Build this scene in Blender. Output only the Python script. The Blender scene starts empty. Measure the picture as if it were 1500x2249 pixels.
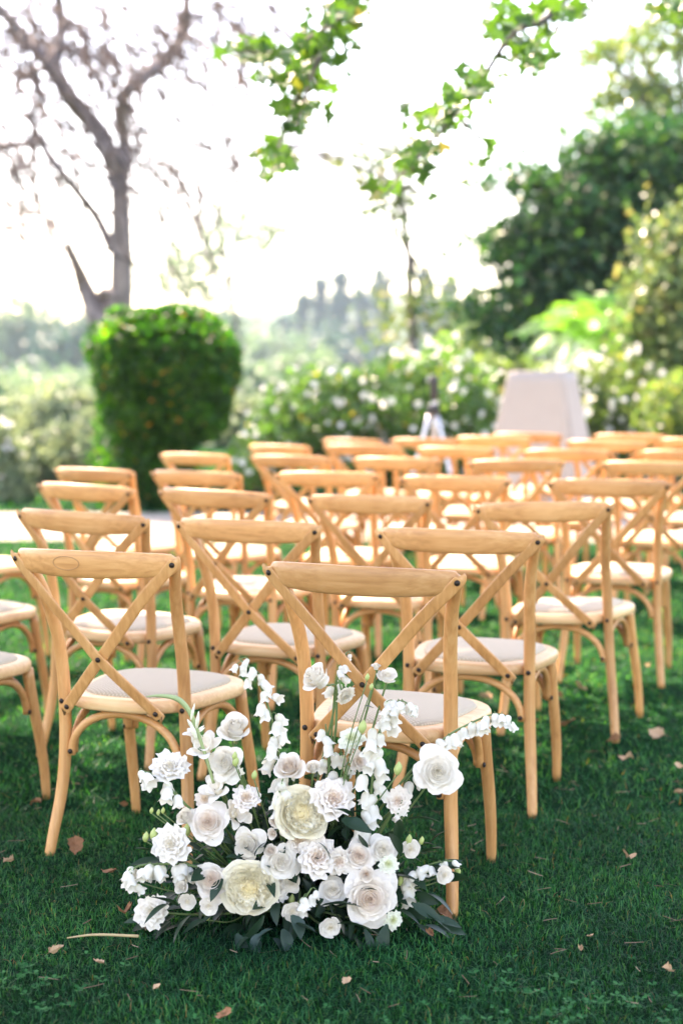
import bpy, math, random
import numpy as np
from mathutils import Vector, Matrix, Quaternion
R = math.radians
rng = np.random.default_rng(7)
random.seed(7)
scene = bpy.context.scene
col = scene.collection

# ------------------------------------------------------------------ camera
CAM_H, PITCH, FPX = 1.345, R(5.14), 3462.0
cam_d = bpy.data.cameras.new('camera')
cam = bpy.data.objects.new('camera', cam_d); col.objects.link(cam)
cam.location = (0, 0, CAM_H); cam.rotation_euler = (R(90) - PITCH, 0, 0)
cam_d.sensor_fit = 'VERTICAL'; cam_d.sensor_height = 36.0
cam_d.lens = FPX / 2249 * 36
cam_d.clip_start = 0.05; cam_d.clip_end = 2000
cam_d.dof.use_dof = True; cam_d.dof.focus_distance = 3.80; cam_d.dof.aperture_fstop = 2.1
scene.camera = cam

# ------------------------------------------------------------------ sky, sun, exposure
SUN_EL, SUN_AZ = R(50), R(-32)      # azimuth from straight ahead, minus = to the left
sun_dir = Vector((math.sin(SUN_AZ) * math.cos(SUN_EL), math.cos(SUN_AZ) * math.cos(SUN_EL), math.sin(SUN_EL)))
w = bpy.data.worlds.new('World'); scene.world = w; w.use_nodes = True
wn = w.node_tree.nodes; wl = w.node_tree.links
sky = wn.new('ShaderNodeTexSky'); sky.sky_type = 'NISHITA'; sky.sun_disc = False
sky.sun_elevation = SUN_EL; sky.sun_rotation = SUN_AZ
sky.air_density = 1.0; sky.dust_density = 1.0; sky.ozone_density = 1.0
bg = wn['Background']; bg.inputs[1].default_value = 0.15
wl.new(sky.outputs[0], bg.inputs[0])
sl = bpy.data.lights.new('sun', 'SUN'); sl.energy = 4.0; sl.angle = R(0.53); sl.color = (1.0, 0.94, 0.85)
so = bpy.data.objects.new('sun', sl); col.objects.link(so)
so.rotation_euler = (-sun_dir).to_track_quat('-Z', 'Y').to_euler(); so.location = (0, 0, 30)
scene.view_settings.view_transform = 'Standard'; scene.view_settings.look = 'None'
scene.view_settings.gamma = 1.0; scene.view_settings.exposure = 2.88
scene.view_settings.use_white_balance = True; scene.view_settings.white_balance_temperature = 8200; scene.view_settings.white_balance_tint = 24
scene.cycles.use_denoising = True
scene.cycles.max_bounces = 6; scene.cycles.diffuse_bounces = 4; scene.cycles.transmission_bounces = 4
scene.cycles.sample_clamp_indirect = 8.0

# ------------------------------------------------------------------ helpers
def ray(u, v):
    a = (u - 750) / FPX; b = (1124.5 - v) / FPX
    cp, sp = math.cos(PITCH), math.sin(PITCH)
    return np.array([a, cp + b * sp, -sp + b * cp])
def at(u, v, Y):
    d = ray(u, v); return np.array([0, 0, CAM_H]) + d * (Y / d[1])
def onground(u, v, z=0.0):
    d = ray(u, v); return np.array([0, 0, CAM_H]) + d * ((z - CAM_H) / d[2])

def mesh(name, V, F, smooth=True):
    me = bpy.data.meshes.new(name)
    V = np.asarray(V, np.float32)
    if isinstance(F, np.ndarray):
        k = F.shape[1]; n = len(F)
        me.vertices.add(len(V)); me.vertices.foreach_set('co', V.ravel())
        me.loops.add(n * k); me.loops.foreach_set('vertex_index', F.astype(np.int32).ravel())
        me.polygons.add(n); me.polygons.foreach_set('loop_start', np.arange(0, n * k, k, dtype=np.int32))
        try: me.polygons.foreach_set('loop_total', np.full(n, k, np.int32))
        except Exception: pass
        me.update(calc_edges=True)
    else:
        me.from_pydata([tuple(map(float, p)) for p in V], [], [tuple(map(int, f)) for f in F]); me.update()
    me.polygons.foreach_set('use_smooth', np.full(len(me.polygons), smooth, bool))
    return me
def obj(name, me, mat=None, parent=None, label=None, cat=None, group=None, kind=None, loc=None):
    o = bpy.data.objects.new(name, me); col.objects.link(o)
    if me is not None and mat is not None and len(me.materials) == 0: me.materials.append(mat)
    if parent is not None: o.parent = parent
    if label: o['label'] = label
    if cat: o['category'] = cat
    if group: o['group'] = group
    if kind: o['kind'] = kind
    if loc is not None: o.location = loc
    return o
def thing(name, label, cat, loc=(0, 0, 0), group=None):
    return obj(name, None, None, None, label, cat, group, None, loc)

class MB:
    def __init__(s): s.V = []; s.F = []; s.n = 0
    def add(s, V, F):
        V = np.asarray(V, float); s.V.append(V); s.F += [tuple(i + s.n for i in f) for f in F]; s.n += len(V)
    def mesh(s, name, smooth=True): return mesh(name, np.concatenate(s.V), s.F, smooth)

def spline(P, n):
    P = np.asarray(P, float)
    Q = np.vstack([2 * P[0] - P[1], P, 2 * P[-1] - P[-2]])
    out = []; m = len(P) - 1
    for i in range(n):
        t = i / (n - 1) * m; k = min(int(t), m - 1); t -= k
        a, b, c, d = Q[k], Q[k + 1], Q[k + 2], Q[k + 3]
        out.append(.5 * ((2 * b) + (-a + c) * t + (2 * a - 5 * b + 4 * c - d) * t * t + (-a + 3 * b - 3 * c + d) * t ** 3))
    return np.array(out)

def sweep(P, ra, rb=None, normals=None, seg=10, power=1.0, cap=True):
    """tube along P; ra = half size along the normal, rb = half size across"""
    P = np.asarray(P, float); N = len(P)
    ra = np.broadcast_to(np.asarray(ra, float), (N,)); rb = ra if rb is None else np.broadcast_to(np.asarray(rb, float), (N,))
    T = np.gradient(P, axis=0); T /= np.linalg.norm(T, axis=1)[:, None] + 1e-12
    V = []; n = None
    for i in range(N):
        if normals is not None: n = np.asarray(normals[i], float)
        elif n is None:
            n = np.array([0, 0, 1.0]) if abs(T[i][2]) < .8 else np.array([0, 1.0, 0])
        n = n - T[i] * (n @ T[i]); n /= np.linalg.norm(n) + 1e-12
        b = np.cross(T[i], n)
        for k in range(seg):
            a = 2 * math.pi * (k + .5) / seg; c, s = math.cos(a), math.sin(a)
            c = math.copysign(abs(c) ** power, c); s = math.copysign(abs(s) ** power, s)
            V.append(P[i] + n * ra[i] * c + b * rb[i] * s)
    F = [(i * seg + k, i * seg + (k + 1) % seg, (i + 1) * seg + (k + 1) % seg, (i + 1) * seg + k) for i in range(N - 1) for k in range(seg)]
    if cap:
        F.append(tuple(range(seg))[::-1]); F.append(tuple((N - 1) * seg + k for k in range(seg)))
    return np.array(V), F
def tube(P, r, n=None, seg=8, **k):
    if n: 
        r = np.interp(np.linspace(0, 1, n), np.linspace(0, 1, len(np.atleast_1d(r))), np.atleast_1d(r)); P = spline(P, n)
    return sweep(P, r, seg=seg, **k)
def box(c, s):
    c = np.array(c, float); s = np.array(s, float) / 2
    V = [c + s * np.array(d) for d in ((-1,-1,-1),(1,-1,-1),(1,1,-1),(-1,1,-1),(-1,-1,1),(1,-1,1),(1,1,1),(-1,1,1))]
    return V, [(3,2,1,0),(4,5,6,7),(0,1,5,4),(1,2,6,5),(2,3,7,6),(3,0,4,7)]

# ------------------------------------------------------------------ materials
def newmat(name):
    m = bpy.data.materials.new(name); m.use_nodes = True
    return m, m.node_tree.nodes, m.node_tree.links, m.node_tree.nodes['Principled BSDF']
def ramp(N, stops):
    r = N.new('ShaderNodeValToRGB'); e = r.color_ramp.elements
    while len(e) < len(stops): e.new(.5)
    for x, (p, c) in zip(e, stops): x.position = p; x.color = (*c, 1)
    return r
def plain(name, c, rough=.6, spec=.5, metal=0, var=.06, scale=40):
    m, N, L, B = newmat(name)
    B.inputs['Roughness'].default_value = rough; B.inputs['Metallic'].default_value = metal
    B.inputs['Specular IOR Level'].default_value = spec
    t = N.new('ShaderNodeTexNoise'); t.inputs['Scale'].default_value = scale; t.inputs['Detail'].default_value = 4
    tc = N.new('ShaderNodeTexCoord'); L.new(tc.outputs['Object'], t.inputs['Vector'])
    r = ramp(N, [(.3, [x * (1 - var) for x in c]), (.7, [min(1, x * (1 + var)) for x in c])])
    L.new(t.outputs['Fac'], r.inputs[0]); L.new(r.outputs[0], B.inputs['Base Color'])
    return m
def leafmat(name, stops, trans=.4, tcol=None, rough=.4, spec=.4, tgain=1.6):
    m, N, L, B = newmat(name)
    g = N.new('ShaderNodeNewGeometry'); r = ramp(N, stops)
    L.new(g.outputs['Random Per Island'], r.inputs[0])
    L.new(r.outputs[0], B.inputs['Base Color'])
    B.inputs['Roughness'].default_value = rough; B.inputs['Specular IOR Level'].default_value = spec
    tr = N.new('ShaderNodeBsdfTranslucent'); mx = N.new('ShaderNodeMixShader'); mx.inputs[0].default_value = trans
    mul = N.new('ShaderNodeMix'); mul.data_type = 'RGBA'; mul.blend_type = 'MULTIPLY'; mul.inputs[0].default_value = 1
    L.new(r.outputs[0], mul.inputs[6]); tc = tcol or (1.5, 1.6, .7); mul.inputs[7].default_value = (tc[0] * tgain, tc[1] * tgain, tc[2] * tgain, 1)
    L.new(mul.outputs[2], tr.inputs[0])
    L.new(B.outputs[0], mx.inputs[1]); L.new(tr.outputs[0], mx.inputs[2])
    L.new(mx.outputs[0], N['Material Output'].inputs[0])
    return m
def woodmat(name, axis, c1, c2, c3):
    m, N, L, B = newmat(name)
    tc = N.new('ShaderNodeTexCoord'); mp = N.new('ShaderNodeMapping')
    oi = N.new('ShaderNodeObjectInfo'); ad = N.new('ShaderNodeVectorMath'); ad.operation = 'ADD'
    L.new(tc.outputs['Object'], ad.inputs[0]); L.new(oi.outputs['Random'], ad.inputs[1])
    L.new(ad.outputs[0], mp.inputs['Vector'])
    s = [1, 1, 1]; s[axis] = .06; mp.inputs['Scale'].default_value = s
    n1 = N.new('ShaderNodeTexNoise'); n1.inputs['Scale'].default_value = 90; n1.inputs['Detail'].default_value = 6; n1.inputs['Distortion'].default_value = .6
    n2 = N.new('ShaderNodeTexNoise'); n2.inputs['Scale'].default_value = 7; n2.inputs['Detail'].default_value = 3
    L.new(mp.outputs[0], n1.inputs['Vector']); L.new(ad.outputs[0], n2.inputs['Vector'])
    mx = N.new('ShaderNodeMix'); mx.data_type = 'FLOAT'; mx.inputs[0].default_value = .45
    L.new(n1.outputs['Fac'], mx.inputs[2]); L.new(n2.outputs['Fac'], mx.inputs[3])
    r = ramp(N, [(.34, c1), (.5, c2), (.66, c3)]); L.new(mx.outputs[0], r.inputs[0])
    hv = N.new('ShaderNodeHueSaturation'); L.new(r.outputs[0], hv.inputs['Color'])
    mr = N.new('ShaderNodeMapRange'); mr.inputs[3].default_value = .82; mr.inputs[4].default_value = 1.12
    L.new(oi.outputs['Random'], mr.inputs[0]); L.new(mr.outputs[0], hv.inputs['Value'])
    L.new(hv.outputs[0], B.inputs['Base Color'])
    B.inputs['Roughness'].default_value = .42; B.inputs['Specular IOR Level'].default_value = .45
    bp = N.new('ShaderNodeBump'); bp.inputs['Strength'].default_value = .08; bp.inputs['Distance'].default_value = .002
    L.new(n1.outputs['Fac'], bp.inputs['Height']); L.new(bp.outputs[0], B.inputs['Normal'])
    return m
W1, W2, W3 = (.47, .205, .066), (.60, .285, .098), (.69, .36, .14)
M_woodx = woodmat('beech_along_x', 0, W1, W2, W3)
M_woodz = woodmat('beech_along_z', 2, W1, W2, W3)
M_seatw = woodmat('beech_seat', 0, (.58, .32, .135), (.68, .41, .19), (.76, .50, .25))
M_bolt = plain('dark_bronze_bolt', (.035, .024, .017), .45, .5, .6)
# woven linen pad
M_pad, N, L, B = newmat('woven_linen')
tc = N.new('ShaderNodeTexCoord')
def wave(rot, sc):
    mp = N.new('ShaderNodeMapping'); mp.inputs['Rotation'].default_value = (0, 0, rot); L.new(tc.outputs['Object'], mp.inputs['Vector'])
    wv = N.new('ShaderNodeTexWave'); wv.inputs['Scale'].default_value = sc; wv.inputs['Distortion'].default_value = 1.0; wv.inputs['Detail'].default_value = 1; wv.inputs['Detail Scale'].default_value = 2
    L.new(mp.outputs[0], wv.inputs['Vector']); return wv
wa, wb = wave(R(40), 38), wave(R(130), 38)
mu = N.new('ShaderNodeMath'); mu.operation = 'MULTIPLY'; L.new(wa.outputs['Fac'], mu.inputs[0]); L.new(wb.outputs['Fac'], mu.inputs[1])
r = ramp(N, [(0, (.37, .30, .205)), (.35, (.48, .40, .28)), (1, (.56, .475, .345))]); L.new(mu.outputs[0], r.inputs[0]); L.new(r.outputs[0], B.inputs['Base Color'])
bp = N.new('ShaderNodeBump'); bp.inputs['Strength'].default_value = .3; bp.inputs['Distance'].default_value = .002
L.new(mu.outputs[0], bp.inputs['Height']); L.new(bp.outputs[0], B.inputs['Normal']); B.inputs['Roughness'].default_value = .85

def petalmat(name, outer, inner, rad=.35, trans=.32):
    m, N, L, B = newmat(name)
    tc = N.new('ShaderNodeTexCoord'); mp = N.new('ShaderNodeMapping'); mp.inputs['Scale'].default_value = (1, 1, .35)
    L.new(tc.outputs['Object'], mp.inputs['Vector'])
    ln = N.new('ShaderNodeVectorMath'); ln.operation = 'LENGTH'; L.new(mp.outputs[0], ln.inputs[0])
    r = ramp(N, [(.03, inner), (rad, outer)]); L.new(ln.outputs['Value'], r.inputs[0])
    L.new(r.outputs[0], B.inputs['Base Color']); B.inputs['Roughness'].default_value = .55; B.inputs['Specular IOR Level'].default_value = .25
    n = N.new('ShaderNodeTexNoise'); n.inputs['Scale'].default_value = 14; n.inputs['Detail'].default_value = 3; L.new(tc.outputs['Object'], n.inputs['Vector'])
    bp = N.new('ShaderNodeBump'); bp.inputs['Strength'].default_value = .25; bp.inputs['Distance'].default_value = .05; L.new(n.outputs['Fac'], bp.inputs['Height']); L.new(bp.outputs[0], B.inputs['Normal'])
    tr = N.new('ShaderNodeBsdfTranslucent'); L.new(r.outputs[0], tr.inputs[0]); mx = N.new('ShaderNodeMixShader'); mx.inputs[0].default_value = trans
    L.new(B.outputs[0], mx.inputs[1]); L.new(tr.outputs[0], mx.inputs[2]); L.new(mx.outputs[0], N['Material Output'].inputs[0])
    return m
P_white = petalmat('petal_white', (.88, .82, .71), (.88, .79, .58), .18)
P_cream = petalmat('petal_cream', (.89, .82, .62), (.90, .70, .28), .22)
P_blush = petalmat('petal_blush', (.88, .80, .69), (.89, .69, .53), .28)
P_peach = petalmat('petal_peach', (.91, .83, .73), (.85, .64, .42), .30)
P_green = petalmat('petal_greenish', (.90, .90, .74), (.66, .70, .30), .30)
P_bell = petalmat('petal_bell', (.87, .83, .72), (.74, .78, .50), .25, .3)
M_stem = plain('flower_stem', (.10, .17, .05), .5)
M_bud = plain('green_bud', (.38, .45, .14), .5)
M_dleaf = leafmat('dark_glossy_leaf', [(0, (.006, .024, .012)), (1, (.018, .050, .024))], .15, rough=.4, spec=.3)
M_eucal = leafmat('eucalyptus_leaf', [(0, (.022, .05, .04)), (1, (.045, .085, .068))], .1, rough=.55)
M_dry = plain('dry_leaf_brown', (.26, .12, .055), .75, .2, 0, .35, 30)
M_dry2 = plain('dry_leaf_pale', (.44, .28, .16), .75, .2, 0, .3, 30)
M_straw = plain('straw', (.45, .33, .17), .8, .2)
M_plane = leafmat('plane_leaf', [(0, (.028, .085, .012)), (.6, (.05, .13, .02)), (.93, (.10, .19, .025)), (1, (.30, .20, .04))], .30, tgain=1.25)
M_canopy = leafmat('plane_canopy', [(0, (.03, .08, .015)), (1, (.06, .13, .03))], .12, tgain=1.0)
def barkmat(name, a, b):
    m, N, L, B = newmat(name)
    tc = N.new('ShaderNodeTexCoord'); n = N.new('ShaderNodeTexNoise'); n.inputs['Scale'].default_value = 9; n.inputs['Detail'].default_value = 8
    mp = N.new('ShaderNodeMapping'); mp.inputs['Scale'].default_value = (1, 1, .3); L.new(tc.outputs['Object'], mp.inputs['Vector']); L.new(mp.outputs[0], n.inputs['Vector'])
    r = ramp(N, [(.35, a), (.65, b)]); L.new(n.outputs['Fac'], r.inputs[0]); L.new(r.outputs[0], B.inputs['Base Color']); B.inputs['Roughness'].default_value = .9
    bp = N.new('ShaderNodeBump'); bp.inputs['Strength'].default_value = .7; bp.inputs['Distance'].default_value = .05; L.new(n.outputs['Fac'], bp.inputs['Height']); L.new(bp.outputs[0], B.inputs['Normal'])
    return m
M_bark = barkmat('grey_bark', (.12, .10, .095), (.27, .225, .205))
M_bark2 = barkmat('brown_bark', (.10, .06, .035), (.22, .14, .08))

# ------------------------------------------------------------------ ground
mG, N, L, B = newmat('lawn_soil')
tc = N.new('ShaderNodeTexCoord')
n1 = N.new('ShaderNodeTexNoise'); n1.inputs['Scale'].default_value = 3.0; n1.inputs['Detail'].default_value = 9; n1.inputs['Roughness'].default_value = .7
L.new(tc.outputs['Object'], n1.inputs['Vector'])
r = ramp(N, [(.35, (.003, .018, .007)), (.6, (.006, .030, .011)), (.85, (.035, .035, .018))]); L.new(n1.outputs['Fac'], r.inputs[0]); L.new(r.outputs[0], B.inputs['Base Color'])
B.inputs['Roughness'].default_value = .95; B.inputs['Specular IOR Level'].default_value = 0
bp = N.new('ShaderNodeBump'); bp.inputs['Strength'].default_value = .6; bp.inputs['Distance'].default_value = .02; L.new(n1.outputs['Fac'], bp.inputs['Height']); L.new(bp.outputs[0], B.inputs['Normal'])
obj('ground', mesh('ground', [(-400, -60, 0), (400, -60, 0), (400, 600, 0), (-400, 600, 0)], [(0, 1, 2, 3)], False), mG, kind='structure')
M_path = plain('pale_gravel', (.30, .265, .22), .95, .2, 0, .25, 25)
obj('gravel_path', mesh('gravel_path', [(-14, 12.7, .004), (14, 11.9, .004), (14, 14.3, .004), (-14, 15.3, .004)], [(0, 1, 2, 3)], False), M_path, kind='structure')

# grass blades: one countless mass
def blades(x, y, ln, wd, seg):
    n = len(x); a = rng.uniform(0, 2 * math.pi, n); lean = rng.uniform(.35, 1.65, n); b = a + rng.uniform(-.6, .6, n) + math.pi / 2
    d = np.stack([np.cos(a), np.sin(a), np.zeros(n)], 1); s = np.stack([np.cos(b), np.sin(b), np.zeros(n)], 1)
    base = np.stack([x, y, np.full(n, -.002)], 1)
    up = np.array([0, 0, 1.0])
    def pt(t): return base + up * (ln * (t - .35 * lean * t * t))[:, None] + d * (ln * lean * .75 * t * t)[:, None]
    sw = s * (wd / 2)[:, None]
    if seg == 2:
        p0, p1, p2 = pt(0), pt(.55), pt(1.)
        V = np.stack([p0 - sw, p0 + sw, p1 + sw * .8, p1 - sw * .8, p2], 1).reshape(-1, 3)
        i = np.arange(n)[:, None] * 5
        F = np.concatenate([i + [0, 1, 2], i + [0, 2, 3], i + [3, 2, 4]], 0)
    else:
        p0, p1 = pt(0), pt(1.)
        V = np.stack([p0 - sw, p0 + sw, p1], 1).reshape(-1, 3); i = np.arange(n)[:, None] * 3
        F = i + np.array([0, 1, 2])
    return V, F
def scatter(n, y0, y1, margin):
    y = np.sqrt(rng.uniform(y0 * y0, y1 * y1, n)); x = rng.uniform(-1, 1, n) * (y * .222 + margin); return x, y
def patch(x, y):
    return .5 + .25 * np.sin(x * 3.1 + 1.3 * np.sin(y * 2.3)) + .25 * np.sin(y * 4.3 + 1.7 * np.sin(x * 3.7 + 1))
Vs, Fs, off = [], [], 0
for (n, y0, y1, mar, l0, l1, w0, w1, seg) in [(125000, 2.3, 4.7, .5, .014, .036, .0016, .0034, 2), (80000, 4.7, 8.2, .9, .018, .045, .003, .006, 1),
                                         (60000, 8.2, 12.6, 1.5, .02, .05, .005, .010, 1), (30000, 14.6, 26, 3.5, .03, .09, .012, .03, 1)]:
    x, y = scatter(n, y0, y1, mar); ln = rng.uniform(l0, l1, n) * (.7 + .6 * patch(x, y))
    V, F = blades(x, y, ln, rng.uniform(w0, w1, n), seg); Vs.append(V); Fs.append(F + off); off += len(V)
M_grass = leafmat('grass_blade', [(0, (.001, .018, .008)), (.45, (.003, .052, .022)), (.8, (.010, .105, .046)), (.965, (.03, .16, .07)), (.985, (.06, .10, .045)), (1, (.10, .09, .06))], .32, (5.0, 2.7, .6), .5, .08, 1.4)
N, L = M_grass.node_tree.nodes, M_grass.node_tree.links
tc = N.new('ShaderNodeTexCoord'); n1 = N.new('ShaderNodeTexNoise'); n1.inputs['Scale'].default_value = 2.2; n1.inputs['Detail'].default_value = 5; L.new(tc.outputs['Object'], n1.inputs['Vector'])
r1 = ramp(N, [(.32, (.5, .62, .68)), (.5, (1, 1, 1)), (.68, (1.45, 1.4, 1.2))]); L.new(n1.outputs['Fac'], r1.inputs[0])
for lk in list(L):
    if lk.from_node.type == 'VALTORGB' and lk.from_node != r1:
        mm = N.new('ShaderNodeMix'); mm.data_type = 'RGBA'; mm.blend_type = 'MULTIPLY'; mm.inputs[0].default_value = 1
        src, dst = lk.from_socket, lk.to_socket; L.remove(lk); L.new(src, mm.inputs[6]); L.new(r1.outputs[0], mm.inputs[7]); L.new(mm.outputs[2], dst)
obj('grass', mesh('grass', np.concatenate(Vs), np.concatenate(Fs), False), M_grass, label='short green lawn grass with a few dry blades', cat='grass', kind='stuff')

# dry litter lying on the lawn and clover among the grass
VV, FF = [], []; nb = 0
for _ in range(1100):
    y = math.sqrt(rng.uniform(2.4 ** 2, 6.5 ** 2)); x = rng.uniform(-1, 1) * (y * .222 + .4)
    if patch(np.array([x]), np.array([y]))[0] + rng.normal() * .25 < .5: continue
    a = rng.uniform(0, 6.28); l_ = rng.uniform(.015, .05); m_ = 4; t_ = np.linspace(-.5, .5, m_)[:, None]
    d = np.array([math.cos(a), math.sin(a), rng.normal() * .12]); n_ = np.array([-math.sin(a), math.cos(a), 0])
    Q = np.array([x, y, rng.uniform(.012, .026)]) + d * l_ * t_ + n_ * l_ * rng.normal() * .15 * t_ ** 2; w_ = n_ * rng.uniform(.0005, .0011) + np.array([0, 0, .0005])
    VV += list(np.concatenate([Q - w_, Q + w_])); FF += [(nb + k, nb + k + 1, nb + m_ + k + 1, nb + m_ + k) for k in range(m_ - 1)]; nb += 2 * m_
obj('dry_grass_litter', mesh('dry_grass_litter', VV, np.array(FF), False), leafmat('dry_litter', [(0, (.12, .07, .04)), (1, (.34, .25, .16))], .1, (1, 1, 1), .8, .2, 1), label='thin dry straw and needles scattered over the lawn', cat='straw', kind='stuff')
VV, FF = [], []; nb = 0
for _ in range(420):
    cx, cy = [(-.45, 2.75), (.1, 2.7), (.42, 2.85), (-.2, 2.95), (.5, 3.2), (-.75, 3.3), (.25, 3.0)][rng.integers(7)]
    x, y = cx + rng.normal() * .14, cy + rng.normal() * .10; z = rng.uniform(.022, .036); r_ = rng.uniform(.005, .010); a0 = rng.uniform(0, 6.28)
    for k in range(3):
        a = a0 + k * 2.094; pts = [(0, 0), (r_ * .9, -r_ * .6), (r_ * 1.5, -r_ * .35), (r_ * 1.5, r_ * .35), (r_ * .9, r_ * .6)]
        VV += [(x + p * math.cos(a) - q * math.sin(a), y + p * math.sin(a) + q * math.cos(a), z + .25 * p + rng.normal() * .0008) for p, q in pts]; FF.append(tuple(nb + i for i in range(5))); nb += 5
obj('clover', mesh('clover', VV, np.array(FF), False), leafmat('clover_leaf', [(0, (.008, .085, .025)), (1, (.03, .16, .05))], .25, rough=.6, spec=.05), label='small clover leaves growing among the foreground grass', cat='clover', kind='stuff')

# ------------------------------------------------------------------ chairs
def seat_outline(inset, n=56):
    pts = []
    for k in range(n):
        a = 2 * math.pi * k / n; c, s = math.cos(a), math.sin(a)
        e = .62
        x = math.copysign(abs(c) ** e, c); y = math.copysign(abs(s) ** e, s)
        t = (y + 1) / 2
        hw = .186 + .046 * min(1, t * 1.35)
        pts.append((x * (hw - inset), .192 + y * (.226 - inset)))
    return np.array(pts)
def stack_rings(rings):
    V = []; F = []; n = len(rings[0][0])
    for xy, z in rings: V += [(p[0], p[1], z) for p in xy]
    for i in range(len(rings) - 1):
        for k in range(n): F.append((i * n + k, i * n + (k + 1) % n, (i + 1) * n + (k + 1) % n, (i + 1) * n + k))
    F.append(tuple(range(n))[::-1]); F.append(tuple((len(rings) - 1) * n + k for k in range(n)))
    return np.array(V), F
def one(name, VF, smooth=True): return mesh(name, VF[0], VF[1], smooth)
def railcurve(x): return -.172 + .067 * (abs(x) / .236) ** 2
CH = {}
# top rail
n = 27; xs = np.linspace(-.246, .246, n); P = np.array([(x, railcurve(x), .846) for x in xs])
q = np.abs(xs) / .246
hh = .0370 * np.where(q > .93, np.sqrt(np.clip(1 - ((q - .93) / .075) ** 2, 0.06, 1)), 1) * (1 - .26 * q ** 2.5)
tt = .0140 * np.where(q > .95, np.sqrt(np.clip(1 - ((q - .95) / .055) ** 2, .1, 1)), 1)
CH['top_rail'] = one('top_rail', sweep(P, tt, hh, normals=[(0.5 * x / .24, -1, -.10) for x in xs], seg=18, power=.72))
# rear legs
def rearleg(s):
    P = [(.216, -.036, 0), (.210, -.018, .07), (.2, .008, .17), (.192, .021, .28), (.189, .022, .42), (.19, .012, .55), (.194, -.014, .66), (.206, -.052, .76), (.226, -.088, .845), (.229, -.093, .858)]
    P = [(s * a, b, c) for a, b, c in P]
    rr = np.interp(np.linspace(0, 1, 40), [0, .01, .25, .5, .75, 1], [.0125, .0145, .0172, .018, .0172, .014])
    return sweep(spline(P, 40), rr, seg=12)
def frontleg(s):
    P = [(.203, .425, 0), (.203, .415, .1), (.2, .398, .2), (.194, .372, .32), (.19, .352, .428)]
    P = [(s * a, b, c) for a, b, c in P]
    rr = np.interp(np.linspace(0, 1, 16), [0, .02, .5, 1], [.0115, .0135, .0165, .0178])
    return sweep(spline(P, 16), rr, seg=12)
for k, s in (('l', -1), ('r', 1)):
    CH['rear' + k] = one('rear_leg', rearleg(s)); CH['front' + k] = one('front_leg', frontleg(s))
def strap(s):
    off = .004 * s
    P = [(s * .243, -.1215, .862), (s * .236, -.1245, .846), (s * .15, -.128, .755), (s * .04, -.108 + off * .6, .628), (0, -.100 + off, .583), (-s * .05, -.083 + off * .6, .529), (-s * .138, -.046, .435), (-s * .149, -.043, .422)]
    Q = spline(P, 46); t = np.linspace(0, 1, 46)
    nr = [np.array([s * .43 * max(0, 1 - 1.9 * u), -1, -.28 + .1 * u]) for u in t]
    d = np.minimum(t, 1 - t) / .028
    rb = .0158 * np.sqrt(np.clip(1 - (1 - np.clip(d, 0, 1)) ** 2, .04, 1))
    return sweep(Q, .0036, rb, normals=nr, seg=12, power=.45)
CH['strap1'] = one('cross_strap', strap(1)); CH['strap2'] = one('cross_strap', strap(-1))
o0 = seat_outline(0)
CH['seat'] = one('seat', stack_rings([(seat_outline(.02), .424), (seat_outline(.004), .426), (seat_outline(0), .432), (seat_outline(0), .450), (seat_outline(.004), .457), (seat_outline(.011), .461), (seat_outline(.035), .462)]))
pr = [(seat_outline(.036), .455), (seat_outline(.036), .464), (seat_outline(.040), .469), (seat_outline(.052), .4735), (seat_outline(.085), .477), (seat_outline(.13), .479), (seat_outline(.17), .4795)]
CH['pad'] = one('seat_pad', stack_rings(pr))
def hoop(a, b, top, r=.0115):
    a = np.array(a, float); b = np.array(b, float); P = []
    for t in np.linspace(0, 1, 30):
        e = math.sin(math.pi * t) ** .92
        x = .5 - .5 * math.copysign(abs(math.cos(math.pi * t)) ** .95, math.cos(math.pi * t))
        p = a + (b - a) * x; p[2] = a[2] + (top - a[2]) * e; P.append(p)
    P = np.array(P)
    # dense resample for even spacing
    d = np.r_[0, np.cumsum(np.linalg.norm(np.diff(P, axis=0), axis=1))]; s = np.linspace(0, d[-1], 34)
    P = np.stack([np.interp(s, d, P[:, i]) for i in range(3)], 1)
    return sweep(P, r, seg=10)
CH['hoopb'] = one('bentwood_brace', hoop((-.168, .018, .285), (.168, .018, .285), .411))
CH['hoopf'] = one('bentwood_brace', hoop((-.172, .372, .285), (.172, .372, .285), .411))
for k, s in (('l', -1), ('r', 1)): CH['hoops' + k] = one('bentwood_brace', hoop((s * .178, .045, .285), (s * .182, .355, .275), .411))
def boltmesh():
    rings = [(1.0, 0), (1.0, .3), (.85, .62), (.5, .85), (.12, .95)]; V = []; F = []; n = 12
    for r_, z in rings:
        for k in range(n): a = 2 * math.pi * k / n; V.append((r_ * math.cos(a) * .0074, r_ * math.sin(a) * .0074, z * .0062))
    for i in range(len(rings) - 1):
        for k in range(n): F.append((i * n + k, i * n + (k + 1) % n, (i + 1) * n + (k + 1) % n, (i + 1) * n + k))
    F.append(tuple((len(rings) - 1) * n + k for k in range(n))); return mesh('bolt', V, F)
CH['bolt'] = boltmesh()
BOLTS = [((-.238, -.1275, .848), (-.42, -1, -.2)), ((.238, -.1275, .848), (.42, -1, -.2)), ((0, -.1085, .583), (0, -1, -.2)),
         ((-.138, -.0495, .435), (0, -1, -.15)), ((.138, -.0495, .435), (0, -1, -.15)), ((-.189, .0045, .437), (-.1, -1, 0)), ((.189, .0045, .437), (.1, -1, 0)),
         ((-.166, .0065, .296), (0, -1, 0)), ((.166, .0065, .296), (0, -1, 0)), ((.194, .352, .292), (1, 0, 0)), ((-.194, .352, .292), (-1, 0, 0))]
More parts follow.
